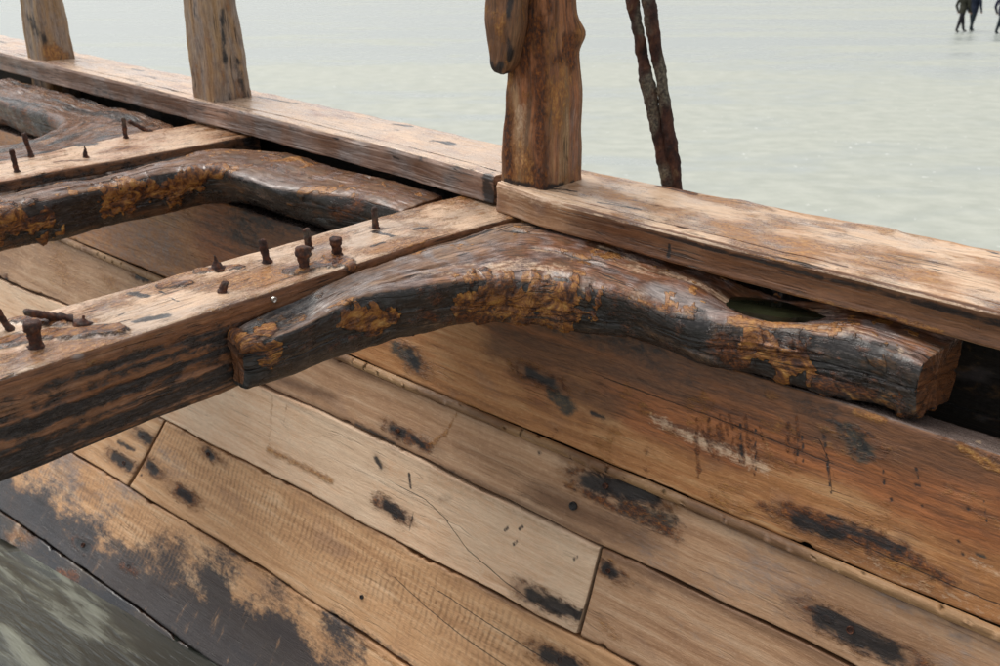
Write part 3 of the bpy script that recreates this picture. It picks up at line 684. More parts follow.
def main_beam():
    tb = beam(([-2.2, -.5, -.3, -.1, .06], [.034, .034, .038, .052, .075]), ([-2.2, -.1, .06], [-.175, -.178, -.165]), -2.0, .13, -.080, -.260)
    x, y, z = tb.V.T; top = tb.Nn[:, 2] > .6; side = tb.Nn[:, 0] > .6
    tb.weather(.0025, .0012, .003, 5)
    nz = tb.noise((7, 4, 9), 4); nz2 = tb.noise((16, 9, 16), 4); st = tb.gnoise((1.1, 42), 4)
    tb.add('grey', np.where(top, .40+.42*nz2, 0)); tb.add('ochre', np.where(top, .40+.36*nz, .25+.25*nz)); tb.add('pale', np.where(top, .64-.45*nz, 0)); tb.add('wet', np.where(top, .6+.3*nz2, .3))
    tb.add('wash', np.where(top, .02+.35*nz2, .0))
    left = sst(-.55-y, 0, .35)
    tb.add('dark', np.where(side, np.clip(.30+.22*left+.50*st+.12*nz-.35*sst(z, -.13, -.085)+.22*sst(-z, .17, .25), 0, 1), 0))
    tb.add('brown', np.where(side, .6, 0)); tb.add('wash', np.where(side, .70+.4*st, 0)); tb.add('ochre', np.where(side, .30+.3*st, 0))
    for a, b2, w in (((292, 272), (345, 262), 8), ((330, 258), (350, 266), 6), ((60, 335), (115, 330), 9), ((0, 345), (50, 335), 9), ((15, 320), (60, 322), 6), ((165, 287), (185, 285), 6), ((200, 272), (240, 268), 5)): tb.spot3('scab', a, b2, w, .95)
    for a, b2, w in (((374, 232), (392, 236), 3), ((372, 247), (384, 244), 2.5), ((137, 322), (165, 315), 5), ((160, 292), (178, 301), 1.6), ((80, 322), (87, 326), 5), ((415, 229), (425, 228), 3), ((134, 294), (146, 296), 5)): tb.spot3('dark', a, b2, w, .9)
    tb.spot3('pale', (111, 305), None, 2, 1); tb.spot3('grey', (76, 357), (82, 355), 4, .9)
    for p in ((267, 263), (309, 249), (304, 270), (337, 256), (376, 229), (36, 347)): tb.spot3('rust', p, None, 8, .62); tb.spot3('dark', p, None, 5, .62); tb.spot3('wash', p, None, 11, .6)
    tb.push(.0055*sst(tb.m['scab'], .45, .5)*(1+.4*nz2)+.003*tb.m['rust'])
    ob = tb.build('deck_beam', M['beam'], ship, 'near deck beam studded with rusted bolts')
    B3 = lambda p, z=-.08: onz(*p, z)
    sp = []
    for p, h, r0, r1, hd in (((267, 263), .055, .010, .0095, ''), ((309, 249), .050, .0095, .0095, ''), ((304, 270), .052, .0135, .0125, 'mushroom'), ((337, 256), .046, .012, .0115, 'knob'), ((376, 229), .056, .008, .009, ''), ((218, 270), .034, .014, .010, 'point'), ((222, 292), .020, .0085, .008, ''), ((36, 347), .050, .013, .012, 'knob')):
        b = B3(p); sp.append((b, b+np.array([.006*random.uniform(-1, 1), .006*random.uniform(-1, 1), h*.88]), r0, r1, hd))
    b = B3((10, 330)); sp.append((b, b+np.array([-.012, -.022, .058]), .007, .0085, ''))
    b = B3((60, 318), -.074); sp.append((b, B3((26, 312), -.052), .0085, .0085, ''))
    b = B3((83, 324)); sp.append((b, b+np.array([0, .003, .012]), .014, .010, 'point'))
    rustbolts(ob, sp)
    # bright worn bolt head on the beam's side
    b = np.array([.0385, -.748, -.098])
    e = Timber(np.array([b+np.array([q, 0, 0])+r*np.stack([0*PH, np.cos(PH), np.sin(PH)], 1) for q, r in ((-.01, .0062), (.001, .0062), (.003, .0055), (.0035, .0045), (.001, .0035), (.001, .0015))]))
    e.build('bolt_head', M['steel'], ob)
PH = np.linspace(0, 2*math.pi, 20, endpoint=False)
main_beam()
def far_beam():
    tb = beam(([-2, .1], [-1.075, -1.10]), ([-2, -.6, -.05, .1], [-1.30, -1.30, -1.38, -1.39]), -1.9, .13, -.080, -.262)
    top = tb.Nn[:, 2] > .6
    tb.weather(.005, .0012, .004, 6); nz = tb.noise((7, 4, 9), 4); nz2 = tb.noise((16, 9, 16), 4)
    tb.add('pale', np.where(top, .52-.3*nz, 0)); tb.add('ochre', np.where(top, .38+.3*nz, .3)); tb.add('grey', np.where(top, .25+.35*nz2, .2)); tb.add('wet', .4); tb.add('brown', np.where(top, 0, .8)); tb.add('dark', np.where(top, .1, .45+.2*nz))
    tb.spot3('dark', (80, 146), (96, 143), 3, .9); tb.spot3('rust', (55, 162), (85, 160), 5, .7); tb.spot3('rust', (120, 150), (135, 148), 4, .65); tb.spot3('rust', (45, 169), (56, 167), 3, .7)
    ob = tb.build('deck_beam', M['beam'], ship, 'far deck beam at upper left with thin bolts')
    sp = []
    for p, v, r in (((17, 172), (-.004, -.004, .058), .0085), ((31, 156), (-.010, -.006, .062), .008), ((86, 158), (0, 0, .034), .009), ((126, 138), (-.004, 0, .060), .008), ((149, 132), (-.03, -.045, .035), .008)):
        b = onz(*p, -.08); sp.append((b, b+np.array(v), r, r*.9, 'point' if v[2] == .034 else ''))
    rustbolts(ob, sp)
far_beam()

# --- knees: stations with A outer top, B inner ridge, Cc inner bottom, D outer bottom
def catmull(P, n):
    P = np.asarray(P, float); k = len(P)
    Q = np.concatenate([[2*P[0]-P[1]], P, [2*P[-1]-P[-2]]]); u = np.linspace(0, k-1, n); i = np.minimum(u.astype(int), k-2); t = (u-i)[:, None]
    a, b, c, e = Q[i], Q[i+1], Q[i+2], Q[i+3]
    return .5*((2*b)+(c-a)*t+(2*a-5*b+4*c-e)*t**2+(3*b-a-3*c+e)*t**3)
def knee(st, endr, n=380, cnt=(40, 44, 22, 16), rad=.30):
    P = catmull(np.array(st).reshape(len(st), 12), n).reshape(n, 4, 3)
    cen = P.mean(1); pos = np.concatenate([[0], np.cumsum(np.linalg.norm(np.diff(cen, axis=0), axis=1))])
    # uneven stations: add close ones at the ends
    tgt = stations(pos[-1], .0055, max(endr) if max(endr) else 0)
    P = np.stack([np.interp(tgt, pos, P.reshape(n, 12)[:, k]) for k in range(12)], 1).reshape(-1, 4, 3)
    rings = []
    for q in P:   # order D, A, B, C so that the wrap lies on the hidden side
        rings.append(ring_poly(q[[3, 0, 1, 2]], [cnt[3], cnt[0], cnt[1], cnt[2]], [(.1, .1), (.1, .06), (.22, rad), (rad, .2)]))
    rings = np.array(rings)
    for e, r in ((0, endr[0]), (1, endr[1])):
        if r: rings = end_round(rings, tgt, r, (e == 0, e == 1))
    return Timber(rings, gs=tgt)
ZB = -.237
def st_arm(y, xb, zb_, xc, xa=.0375, za=-.10, zc=ZB): return [(xa, y, za), (xb, y, zb_), (xc, y, zc), (xa, y, zc)]
def main_knee():
    st = [st_arm(-.862, .085, -.138, .080, za=-.128, zc=-.246), st_arm(-.80, .128, -.128, .088, za=-.118, zc=-.248), st_arm(-.70, .132, -.120, .094, za=-.113, zc=-.246), st_arm(-.60, .142, -.104, .120, za=-.10, zc=-.242),
          [(.0385, -.46, -.092), (.182, -.49, -.105), (.150, -.46, ZB), (.0385, -.46, ZB)],
          [(.043, -.25, -.088), (.250, -.36, -.098), (.206, -.345, ZB), (.043, -.25, ZB)],
          [(.080, -.02, -.086), (.335, -.262, -.096), (.300, -.285, ZB), (.085, -.02, ZB)],
          [(.24, .045, -.086), (.415, -.226, -.098), (.410, -.212, ZB), (.24, .045, ZB)],
          [(.42, .05, -.086), (.520, -.208, -.108), (.545, -.155, ZB), (.43, .05, ZB)],
          [(.60, .05, -.092), (.640, -.196, -.126), (.680, -.158, ZB), (.60, .05, ZB)],
          [(.75, .05, -.095), (.765, -.140, -.118), (.785, -.142, ZB), (.75, .05, ZB)],
          [(.90, .05, -.090), (.905, -.098, -.110), (.930, -.118, ZB), (.90, .05, ZB)],
          [(1.02, .05, -.086), (1.00, -.095, -.110), (1.03, -.088, ZB), (1.02, .05, ZB)],
          [(1.135, .06, -.086), (1.100, -.108, -.116), (1.105, -.090, ZB), (1.135, .05, ZB)]]
    tb = knee(st, (.014, .004))
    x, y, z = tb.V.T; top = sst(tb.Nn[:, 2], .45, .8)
    # hollow that holds water under the rail
    hol = np.exp(-(((x-.755)/.115)**2+((y+.018)/.075)**2)*1.1)
    tb.V[:, 2] -= np.where(tb.Nn[:, 2] > .3, .050*hol, 0); tb.V[:, 2] += np.where(tb.Nn[:, 2] > .3, .018*np.exp(-(((x-.60)/.08)**2+((y+.10)/.06)**2)), 0)
    # trough scooped along the tip of the arm
    tb.V[:, 2] -= np.where(tb.Nn[:, 2] > .3, .016*np.exp(-(((y+.74)/.10)**2+((x-.085)/.03)**2)), 0)
    tb.weather(.007, .0016, .006, 5); tb.push(.0015*tb.noise((14, 14, 14), 3)+.0006*tb.noise((55, 55, 55), 3)); c_ = tb.gnoise((.9, 15), 2); tb.push(-.007*np.clip(1-np.abs(c_)/.05, 0, 1)*sst(tb.gnoise((1.5, 3), 2), -.1, .2)); tb.m['dark'] = .8*np.clip(1-np.abs(c_)/.06, 0, 1)*sst(tb.gnoise((1.5, 3), 2), -.1, .2)
    tb.reproj(); tb.crack([(355, 302), (400, 295), (440, 290), (475, 284)]); tb.crack([(640, 322), (690, 335), (720, 345)])
    nz = tb.noise((8, 8, 8), 4); nz2 = tb.noise((18, 18, 18), 4); st_ = tb.gnoise((2.5, 20), 4)
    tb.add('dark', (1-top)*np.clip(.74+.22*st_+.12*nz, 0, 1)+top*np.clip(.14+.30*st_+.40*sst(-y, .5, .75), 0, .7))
    tb.add('grey', top*(.46+.45*nz2)+(1-top)*(.24+.3*st_)); tb.add('ochre', top*(.20+.50*tb.noise((5, 5, 5), 3))*sst(y, -.75, -.4)+(1-top)*(.06+.3*nz)); tb.add('wash', top*(.38+.45*nz2)*sst(x, .05, .25)+.25); tb.add('scab', (1-top)*(.26+.40*nz)*sst(x, .35, .8)); tb.add('rust', (1-top)*(.28+.35*nz2)); tb.add('brown', top*.25); tb.add('pale', top*(.30+.4*st_)*sst(y, -.7, -.4)); tb.add('wet', .45+.35*nz2)
    for k, a, b2, w, s_ in (('scab', (478, 300), (572, 302), 20, 1), ('scab', (520, 318), (560, 322), 14, .9), ('ochre', (475, 298), (570, 300), 22, .72), ('scab', (345, 321), (388, 318), 11, 1), ('scab', (240, 340), (275, 352), 13, .95), ('ochre', (262, 320), (300, 318), 6, .8), ('ochre', (330, 308), (350, 298), 4, .85),
                            ('ochre', (738, 322), (790, 328), 11, .85), ('rust', (722, 345), (735, 362), 14, .85), ('scab', (755, 345), (800, 360), 15, .85), ('ochre', (715, 330), (735, 365), 8, .72), ('ochre', (800, 325), (830, 332), 4, .85), ('ochre', (845, 388), (910, 408), 12, .85), ('ochre', (880, 360), (900, 395), 9, .7), ('rust', (820, 385), (870, 395), 10, .7),
                            ('ochre', (604, 292), (640, 305), 4, .8), ('ochre', (640, 305), (690, 317), 4, .8), ('rust', (610, 290), (670, 308), 7, .62), ('rust', (465, 318), (490, 326), 10, .85), ('rust', (430, 315), (440, 325), 8, .6), ('ochre', (810, 395), (850, 402), 5, .8),
                            ('dark', (600, 312), (700, 340), 18, .85), ('dark', (855, 345), (864, 350), 11, 1), ('dark', (845, 372), (875, 376), 8, .7), ('dark', (270, 360), (340, 345), 12, .8), ('dark', (250, 320), (310, 300), 10, .72), ('dark', (508, 289), (512, 292), 5, 1), ('dark', (500, 325), (560, 330), 6, .8), ('grey', (660, 290), (720, 312), 16, .85), ('pale', (901, 350), None, 3, 1), ('grey', (820, 330), (900, 345), 8, .7)):
        tb.spot3(k, a, b2, w, s_)
    tb.bake('scab', .40, 20); tb.bake('ochre', .42, 24); m_ = tb.m
    tb.push(.0060*m_['scab']*(1+.8*tb.noise((34, 34, 34), 3))+.0022*m_['ochre']*(1-.6*top)+.004*m_['rust']*nz2-.003*sst(m_['dark'], .8, .95))
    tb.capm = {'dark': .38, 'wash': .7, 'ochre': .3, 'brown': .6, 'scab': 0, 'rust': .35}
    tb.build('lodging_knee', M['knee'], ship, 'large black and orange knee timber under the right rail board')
main_knee()
def second_knee():
    X = -1.0735
    sa = lambda y, xb, xc, zt=-.105: [(X, y, zt+.008), (xb, y, zt-.008), (xc, y, -.240), (X, y, -.240)]
    st = [sa(-1.0, X+.10, X+.07, -.12), sa(-.80, X+.115, X+.08, -.115), sa(-.62, X+.12, X+.09), sa(-.45, X+.11, X+.08),
          [(X, -.28, -.095), (X+.115, -.31, -.105), (X+.08, -.29, -.240), (X, -.28, -.240)],
          [(X, -.06, -.093), (X+.17, -.20, -.102), (X+.10, -.16, -.240), (X, -.06, -.240)],
          [(-.92, .06, -.093), (-.80, -.20, -.104), (-.88, -.085, -.240), (-.92, .06, -.240)],
          [(-.75, .07, -.094), (-.64, -.20, -.112), (-.70, -.085, -.240), (-.75, .07, -.240)],
          [(-.55, .07, -.094), (-.52, -.135, -.112), (-.55, -.085, -.240), (-.55, .07, -.240)],
          [(-.38, .07, -.094), (-.37, -.115, -.105), (-.38, -.06, -.240), (-.38, .07, -.240)],
          [(-.235, .07, -.094), (-.225, -.125, -.102), (-.25, -.06, -.240), (-.235, .07, -.240)]]
    tb = knee(st, (.03, .004))
    x, y, z = tb.V.T; top = sst(tb.Nn[:, 2], .45, .8)
    tb.V[:, 2] -= np.where(tb.Nn[:, 2] > .3, .018*np.exp(-((x-X)/.018)**2)*sst(-.1-y, 0, .2), 0)   # open joint against the beam
    tb.weather(.006, .0016, .006, 5); tb.push(.0018*tb.noise((14, 14, 14), 3)+.0006*tb.noise((55, 55, 55), 3)); tb.reproj()
    nz = tb.noise((8, 8, 8), 4); nz2 = tb.noise((18, 18, 18), 4); st_ = tb.gnoise((2.5, 20), 4)
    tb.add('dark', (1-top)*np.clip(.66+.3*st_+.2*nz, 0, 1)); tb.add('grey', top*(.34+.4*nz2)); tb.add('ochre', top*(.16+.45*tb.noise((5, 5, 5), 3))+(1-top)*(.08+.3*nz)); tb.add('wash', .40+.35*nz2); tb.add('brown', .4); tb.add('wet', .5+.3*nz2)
    for k, a, b2, w, s_ in (('scab', (5, 228), (40, 222), 16, .95), ('scab', (110, 200), (185, 184), 13, .9), ('scab', (190, 180), (220, 168), 8, .85), ('ochre', (0, 215), (30, 225), 14, .75), ('dark', (35, 212), (60, 215), 9, 1), ('dark', (180, 203), (260, 200), 8, 1), ('dark', (20, 248), (120, 222), 6, .9), ('ochre', (75, 193), (140, 185), 7, .7),
                            ('ochre', (290, 205), (305, 188), 5, .9), ('ochre', (318, 188), (325, 192), 4, .85), ('rust', (335, 215), (360, 205), 9, .7), ('dark', (300, 215), (350, 220), 8, .7), ('grey', (240, 180), (290, 200), 18, .8), ('rust', (230, 160), (300, 175), 9, .5)):
        tb.spot3(k, a, b2, w, s_)
    tb.bake('scab', .40, 20); tb.bake('ochre', .42, 24); tb.push(.0065*tb.m['scab']*(1+.8*tb.noise((34, 34, 34), 3))+.0022*tb.m['ochre']*(1-.6*top))
    tb.build('lodging_knee', M['knee'], ship, 'rust-crusted knee timber under the left rail board, beyond the near beam')
second_knee()
def third_knee():
    X = -1.395
    st = [[(X+.06, -.85, -.11), (X-.12, -.85, -.12), (X-.10, -.85, -.24), (X+.06, -.85, -.24)],
          [(X+.07, -.60, -.10), (X-.19, -.58, -.105), (X-.16, -.6, -.24), (X+.07, -.60, -.24)],
          [(X+.05, -.40, -.095), (X-.22, -.42, -.102), (X-.20, -.42, -.24), (X+.05, -.40, -.24)],
          [(X, -.15, -.093), (X-.33, -.26, -.100), (X-.32, -.24, -.24), (X, -.15, -.24)],
          [(X-.06, .05, -.093), (X-.45, -.165, -.100), (X-.45, -.14, -.24), (X-.06, .05, -.24)],
          [(X-.40, .07, -.093), (X-.68, -.138, -.104), (X-.68, -.11, -.24), (X-.4, .07, -.24)],
          [(X-.85, .08, -.094), (X-.92, -.138, -.108), (X-.92, -.10, -.24), (X-.85, .08, -.24)],
          [(X-1.25, .09, -.094), (X-1.25, -.12, -.108), (X-1.25, -.09, -.24), (X-1.25, .09, -.24)]]
    tb = knee(st, (.03, .004), cnt=(50, 26, 16, 12))
    top = sst(tb.Nn[:, 2], .45, .8); tb.weather(.010, .003, .010, 6); tb.reproj()
    nz = tb.noise((8, 8, 8), 4); nz2 = tb.noise((18, 18, 18), 4); st_ = tb.gnoise((2.5, 20), 4)
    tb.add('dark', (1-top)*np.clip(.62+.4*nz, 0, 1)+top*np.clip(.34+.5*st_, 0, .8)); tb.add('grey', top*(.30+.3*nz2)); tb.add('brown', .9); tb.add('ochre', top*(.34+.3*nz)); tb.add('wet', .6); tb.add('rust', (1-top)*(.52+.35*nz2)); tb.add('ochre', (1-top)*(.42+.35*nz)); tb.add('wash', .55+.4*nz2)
    tb.spot3('dark', (100, 112), (140, 122), 4, .9)
    tb.build('lodging_knee', M['knee'], ship, 'grey knee timber with a hollow crook at the far left')
third_knee()

# --- water standing in the hollow of the main knee
def puddle_material():
    n = N('pool_water'); tc = n.node('ShaderNodeTexCoord').outputs['Object']; a = n.noise(tc, 8, 3); b = n.noise(tc, 60, 3)
    m = n.finish(n.ramp(a, [(.35, (.010, .011, .006)), (.65, (.026, .028, .014))]), .04, b, .05, .002, .5); return m
def puddle():
    ph = np.linspace(0, 2*math.pi, 48, endpoint=False); r = 1+.12*np.sin(ph*3+.6)+.08*np.sin(ph*5)
    P = np.stack([.755+.108*r*np.cos(ph), -.012+.058*r*np.sin(ph), np.full(48, -.1235)], 1)
    V = [to_world(p) for p in P]; zc = np.mean([v[2] for v in V])
    top = [(v[0], v[1], zc) for v in V]; bot = [(v[0], v[1], zc-.012) for v in V]
    me = bpy.data.meshes.new('puddle'); n = 48
    me.from_pydata(top+bot, [], [tuple(range(n)), tuple(range(2*n-1, n-1, -1))]+[(i, n+i, n+(i+1) % n, (i+1) % n) for i in range(n)])
    me.materials.append(puddle_material()); o = bpy.data.objects.new('puddle', me); COL.objects.link(o)
    o['kind'] = 'structure'; o['label'] = 'dark green water pooled in the hollow of the knee timber'; o['category'] = 'puddle'
puddle()

# --- stanchions
def stanchion(base, topr, z1, mat=M['post'], z0=-.55):
    """base/top = (x0,x1,y0,y1) of the rectangle at the rail and at z1"""
    L = z1-z0; pos = stations(L, .008); rings = []
    for p in pos:
        z = z0+p; u = np.clip(z/z1, 0, 1)
        b = np.array(base)*(1-u)+np.array(topr)*u
        x0, x1, y0, y1 = b
        pts = [(x0, y1, z), (x0, y0, z), (x1, y0, z), (x1, y1, z)]
        rings.append(ring_poly(pts, [26, 26, 30, 14], [(.12, .12), (.12, .12), (.09, .09), (.12, .12)]))
    return Timber(np.array(rings), gs=pos)
def main_stanchion():
    tb = stanchion((-.004, .137, .014, .188), (-.035, .066, .05, .15), .95)
    x, y, z = tb.V.T
    tb.V[:, 0] += .004*np.sin(z*9)*sst(z, .05, .3); tb.V[:, 1] += .008*np.sin(z*7+1)*sst(z, .05, .3)
    knot = np.exp(-(((z-.36)/.03)**2+((y-.17)/.05)**2))*(tb.Nn[:, 0] > .3); tb.push(.018*knot)
    tb.weather(.006, .002, .005, 6); tb.reproj(); x, y, z = tb.V.T
    front = tb.Nn[:, 1] < -.5; right = tb.Nn[:, 0] > .5; nz = tb.noise((9, 9, 5), 4); st_ = tb.gnoise((1.6, 26), 3)
    tb.add('rust', np.clip(sst(z, .15, .45)*.40+.25*st_, 0, .5)*(front | right)); tb.add('ochre', .42+.3*nz); tb.add('wash', np.clip(.55+sst(z, .05, .38)*.5+.6*st_, 0, 1))
    for a, b2, w in (((508, 172), (506, 95), 6), ((538, 180), (540, 20), 9), ((525, 70), (530, 0), 12), ((555, 60), (575, 45), 8)): tb.spot3('rust', a, b2, w, .72); tb.spot3('wash', a, b2, w*1.5, 1)
    tb.spot3('pale', (520, 110), (520, 165), 8, .62); tb.add('grey', np.where(right, .34+.3*st_-.5*sst(z, .2, .4), .0)); tb.spot3('rust', (568, 40), (572, 60), 9, .8); tb.spot3('dark', (541, 30), (541, 36), 4, .8)
    tb.spot3('dark', (505, 181), (545, 190), 3, .8); tb.spot3('dark', (548, 190), (583, 180), 3, .8)
    ob = tb.build('stanchion', M['post'], ship, 'tall rust-streaked stanchion at the rail joint')
    # broken slab of timber still fastened to its left edge
    L = .62; pos = stations(L, .006, .03); rings = []
    for p in pos:
        z = .262+p; k = sst(p, -.01, .13)**.7; w0 = .026+.024*k-.010*sst(p, .25, .6); cxx = .003+.012*sst(p, 0, .1)-.004+.03*sst(p, .3, .6)
        y0 = -.030+.012*(1-k); y1 = .036
        pts = [(cxx-w0, y1, z), (cxx-w0, y0, z), (cxx+w0, y0, z), (cxx+w0, y1, z)]
        rings.append(ring_poly(pts, [10, 22, 10, 14], [(.3, .3)]*4))
    rings = end_round(np.array(rings), pos, .03, (True, False)); tf = Timber(rings, gs=pos); tf.weather(.006, .0015, .004, 8); tf.reproj()
    tf.add('wash', .5+.3*tf.gnoise((2, 20), 3)); tf.add('ochre', .25+.3*tf.noise((12, 12, 9), 3)); tf.add('brown', .8)
    for a, b2, w in (((490, 68), (504, 76), 7), ((497, 76), (500, 66), 5), ((512, 0), (510, 60), 3)): tf.spot3('dark', a, b2, w, .9)
    tf.spot3('ochre', (496, 35), (505, 62), 7, .5)
    tf.build('timber_fragment', M['post'], ob, 'broken brown slab hanging on the stanchion')
def other_stanchions():
    for base, topr, lab, spots in (((-1.41, -1.275, .095, .25), (-1.415, -1.33, .10, .20), 'straight grey-brown stanchion, second from the left', (((190, 90), (200, 20), 8, 'grey', .7), ((222, 10), (225, 60), 4, 'dark', .7), ((238, 60), (245, 95), 6, 'dark', .5))),
                                   ((-2.53, -2.375, .105, .235), (-2.57, -2.455, .11, .19), 'short tapering stanchion at the far left', (((30, 20), (45, 40), 8, 'dark', .6), ((50, 50), (60, 58), 10, 'ochre', .8), ((25, 10), (30, 50), 6, 'grey', .6)))):
        tb = stanchion(base, topr, .85); z = tb.V[:, 2]; tb.V[:, 0] += .01*np.sin(z*8+base[0]*3)*sst(z, .05, .3)
        tb.weather(.006, .002, .006, 6); tb.reproj(); nz = tb.noise((9, 9, 5), 4); st_ = tb.gnoise((1.6, 26), 3)
        tb.add('ochre', .26+.32*nz); tb.add('grey', .52+.4*st_); tb.add('dark', .24+.36*st_); tb.add('wash', .2+.3*nz); tb.add('brown', .25)
        for a, b2, w, k, s_ in spots: tb.spot3(k, a, b2, w, s_)
        tb.build('stanchion', M['post'], ship, lab)
main_stanchion(); other_stanchions()

# --- pair of flaking iron bars standing at the outer edge
def bars():
    for bpt, tpt, lab in (((674, 183), (631.5, 0), 'left bar of the flaking iron pair'), ((682.5, 185), (648, 0), 'right bar of the flaking iron pair')):
        b = onz(*bpt, -.01); b[1] = .325 if lab[0] == 'l' else .33
        r = B@d(*tpt); t = (b[1]+.01-C[1])/r[1]; tp = C+r*t
        ax = tp-b; L0 = np.linalg.norm(ax); ax /= L0; L = .95
        e1 = np.array([1, 0, 0])-ax*ax[0]; e1 /= np.linalg.norm(e1); e2 = np.cross(ax, e1)
        pos = stations(L+.05, .005, .01); ph = np.linspace(0, 2*math.pi, 24, endpoint=False); rings = []
        for p in pos:
            rr = .0168+.0012*math.sin(p*21+bpt[0])
            rings.append(b+ax*(p-.05)+rr*(np.cos(ph)[:, None]*e1+.8*np.sin(ph)[:, None]*e2)+e1*.0015*math.sin(p*11+bpt[0]))
        tb = Timber(end_round(np.array(rings), pos, .01, (False, True))); tb.push(.004*tb.noise((30, 30, 18), 3)+.0018*tb.noise((110, 110, 80), 3))
        tb.build('iron_bar', M['bar'], ship, lab)
bars()

# --- treenail seen in the plank below the bead
def treenail(p, r, parent):
    rr = B@d(*p); ys = np.linspace(-.6, -.1, 4000); zr = C[2]+(ys-C[1])/rr[1]*rr[2]; zs = np.interp(-ys, -_Y, _Z)
    i = int(np.argmin(np.abs(zr-zs))); y, z = ys[i], zr[i]; x = C[0]+(y-C[1])/rr[1]*rr[0]
    t = np.interp(-y, -_Y, _T); a = np.interp(t, _T, _A); nrm = np.array([0, -math.cos(a), math.sin(a)]); tg = np.array([0, -math.sin(a), -math.cos(a)])
    c = np.array([x, y, z]); e1 = np.array([1., 0, 0])
    rings = [c+nrm*h+k*r*(np.cos(PH)[:, None]*e1+np.sin(PH)[:, None]*tg) for h, k in ((-.02, 1), (.0018, 1), (.003, .93), (.002, .8), (-.001, .7), (-.001, .3))]
    tb = Timber(np.array(rings)); tb.add('dark', .72); tb.push(.0006*tb.noise((90, 90, 90), 2)); return tb.build('treenail', M['black'], parent)
hp = {o.name: o for o in ship.children}
treenail((573, 506), .0105, hp['hull_plank']); treenail((362, 597), .006, hp['hull_plank.003']); treenail((577, 559), .006, hp['hull_plank.001'])

for p, r_, par in (((391, 509), .007, 'hull_plank.001'), ((379, 463), .005, 'hull_plank.001'), ((552, 604), .006, 'hull_plank.001'), ((186, 495), .008, 'hull_plank.003'), ((153, 467), .007, 'hull_plank.003'), ((208, 454), .006, 'hull_plank.003'), ((143, 437), .007, 'hull_plank.004'), ((124, 463), .007, 'hull_plank.004'), ((608, 571), .006, 'hull_plank.002'),
                   ((397, 431), .006, 'hull_plank'), ((605, 486), .007, 'hull_plank'), ((850, 630), .008, 'hull_plank'), ((828, 528), .007, 'clamp_plank'), ((83, 545), .008, 'hull_plank.005'), ((129, 567), .008, 'hull_plank.005'), ((560, 660), .006, 'hull_plank.003'), ((860, 443), .007, 'clamp_plank')):
    o_ = treenail(p, r_, hp[par]); o_.name = 'nail'; o_.data.materials[0] = M['iron']

# --- outer planking and frames (seen through the gap under the rail)
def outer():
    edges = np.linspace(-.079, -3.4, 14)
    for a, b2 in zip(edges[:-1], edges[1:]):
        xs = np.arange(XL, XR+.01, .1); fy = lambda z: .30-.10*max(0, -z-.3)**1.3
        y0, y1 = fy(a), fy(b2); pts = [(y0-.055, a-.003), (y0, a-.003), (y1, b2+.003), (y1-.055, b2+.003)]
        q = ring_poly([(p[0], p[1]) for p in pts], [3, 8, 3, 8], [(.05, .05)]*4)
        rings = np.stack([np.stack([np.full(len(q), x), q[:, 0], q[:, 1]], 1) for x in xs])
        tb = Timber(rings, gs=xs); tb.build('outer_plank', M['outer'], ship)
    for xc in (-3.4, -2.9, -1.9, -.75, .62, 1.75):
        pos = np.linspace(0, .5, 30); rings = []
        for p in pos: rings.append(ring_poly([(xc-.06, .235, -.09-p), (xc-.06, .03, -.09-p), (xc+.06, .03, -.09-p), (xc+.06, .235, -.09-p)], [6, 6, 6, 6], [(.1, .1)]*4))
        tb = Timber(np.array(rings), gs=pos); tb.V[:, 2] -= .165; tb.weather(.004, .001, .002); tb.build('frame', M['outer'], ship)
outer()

# ------------------------------------------------------------------ bilge water
def bilge():
    n = N('bilge_water'); tc = n.node('ShaderNodeTexCoord').outputs['Object']
    rot = n.node('ShaderNodeMapping'); n.put(rot.inputs[0], tc); rot.inputs['Rotation'].default_value = (0, 0, math.radians(38)); R_ = rot.outputs[0]
    a = n.noise(n.vmul(R_, (1.6, 12, 1)), 1, 5, .6, .5); b = n.noise(n.vmul(R_, (4, 40, 1)), 1, 4, .6, .4); c = n.noise(n.vmul(R_, (1.4, 3, 1)), 1, 3)
    foam = n.math('MULTIPLY', n.step(n.math('ADD', n.math('MULTIPLY', a, .6), n.math('MULTIPLY', b, .4)), .45, .64), n.step(c, .36, .58, .15, 1))
    col = n.mix(foam, n.mix(c, (.016, .018, .016), (.050, .054, .043)), (.16, .17, .13))
    m = n.finish(col, n.step(foam, 0, 1, .16, .5), n.math('ADD', a, n.math('MULTIPLY', b, .5)), .3, .02, .5)
    c0 = to_world(np.array([-1.05, *skin(1.40, 0)])); z = c0[2]
    cs = [to_world((XL+.1, 0, -1.5)), to_world((XR-.1, 0, -1.5))]
    ex = HM[:, 0].copy(); ex[2] = 0; ex /= np.linalg.norm(ex); ey = np.array([-ex[1], ex[0], 0])
    o0 = np.array([c0[0], c0[1], z])
    V = []; nx, ny = 40, 24
    for j in range(ny+1):
        for i in range(nx+1):
            p = o0+ex*(-2.8+5.8*i/nx)+ey*(-2.0+2.55*j/ny); V.append(p)
    V = np.array(V)
    # keep the sheet inside the planking: clamp outboard points to 2 cm behind the inner skin
    H = (V-HT)@HM
    lim = np.interp(-H[:, 2], -_Z, _Y)+.03; H[:, 1] = np.minimum(H[:, 1], lim); V2 = H@HM.T+HT; V2[:, 2] = z
    Fc = [(j*(nx+1)+i, j*(nx+1)+i+1, (j+1)*(nx+1)+i+1, (j+1)*(nx+1)+i) for j in range(ny) for i in range(nx)]
    me = bpy.data.meshes.new('bilge_water'); me.from_pydata(V2.tolist(), [], Fc); me.materials.append(m); me.validate()
    for p in me.polygons: p.use_smooth = True
    o = bpy.data.objects.new('bilge_water', me); COL.objects.link(o); o['kind'] = 'structure'; o['label'] = 'murky green water with foam streaks inside the hull'; o['category'] = 'water'
bilge()

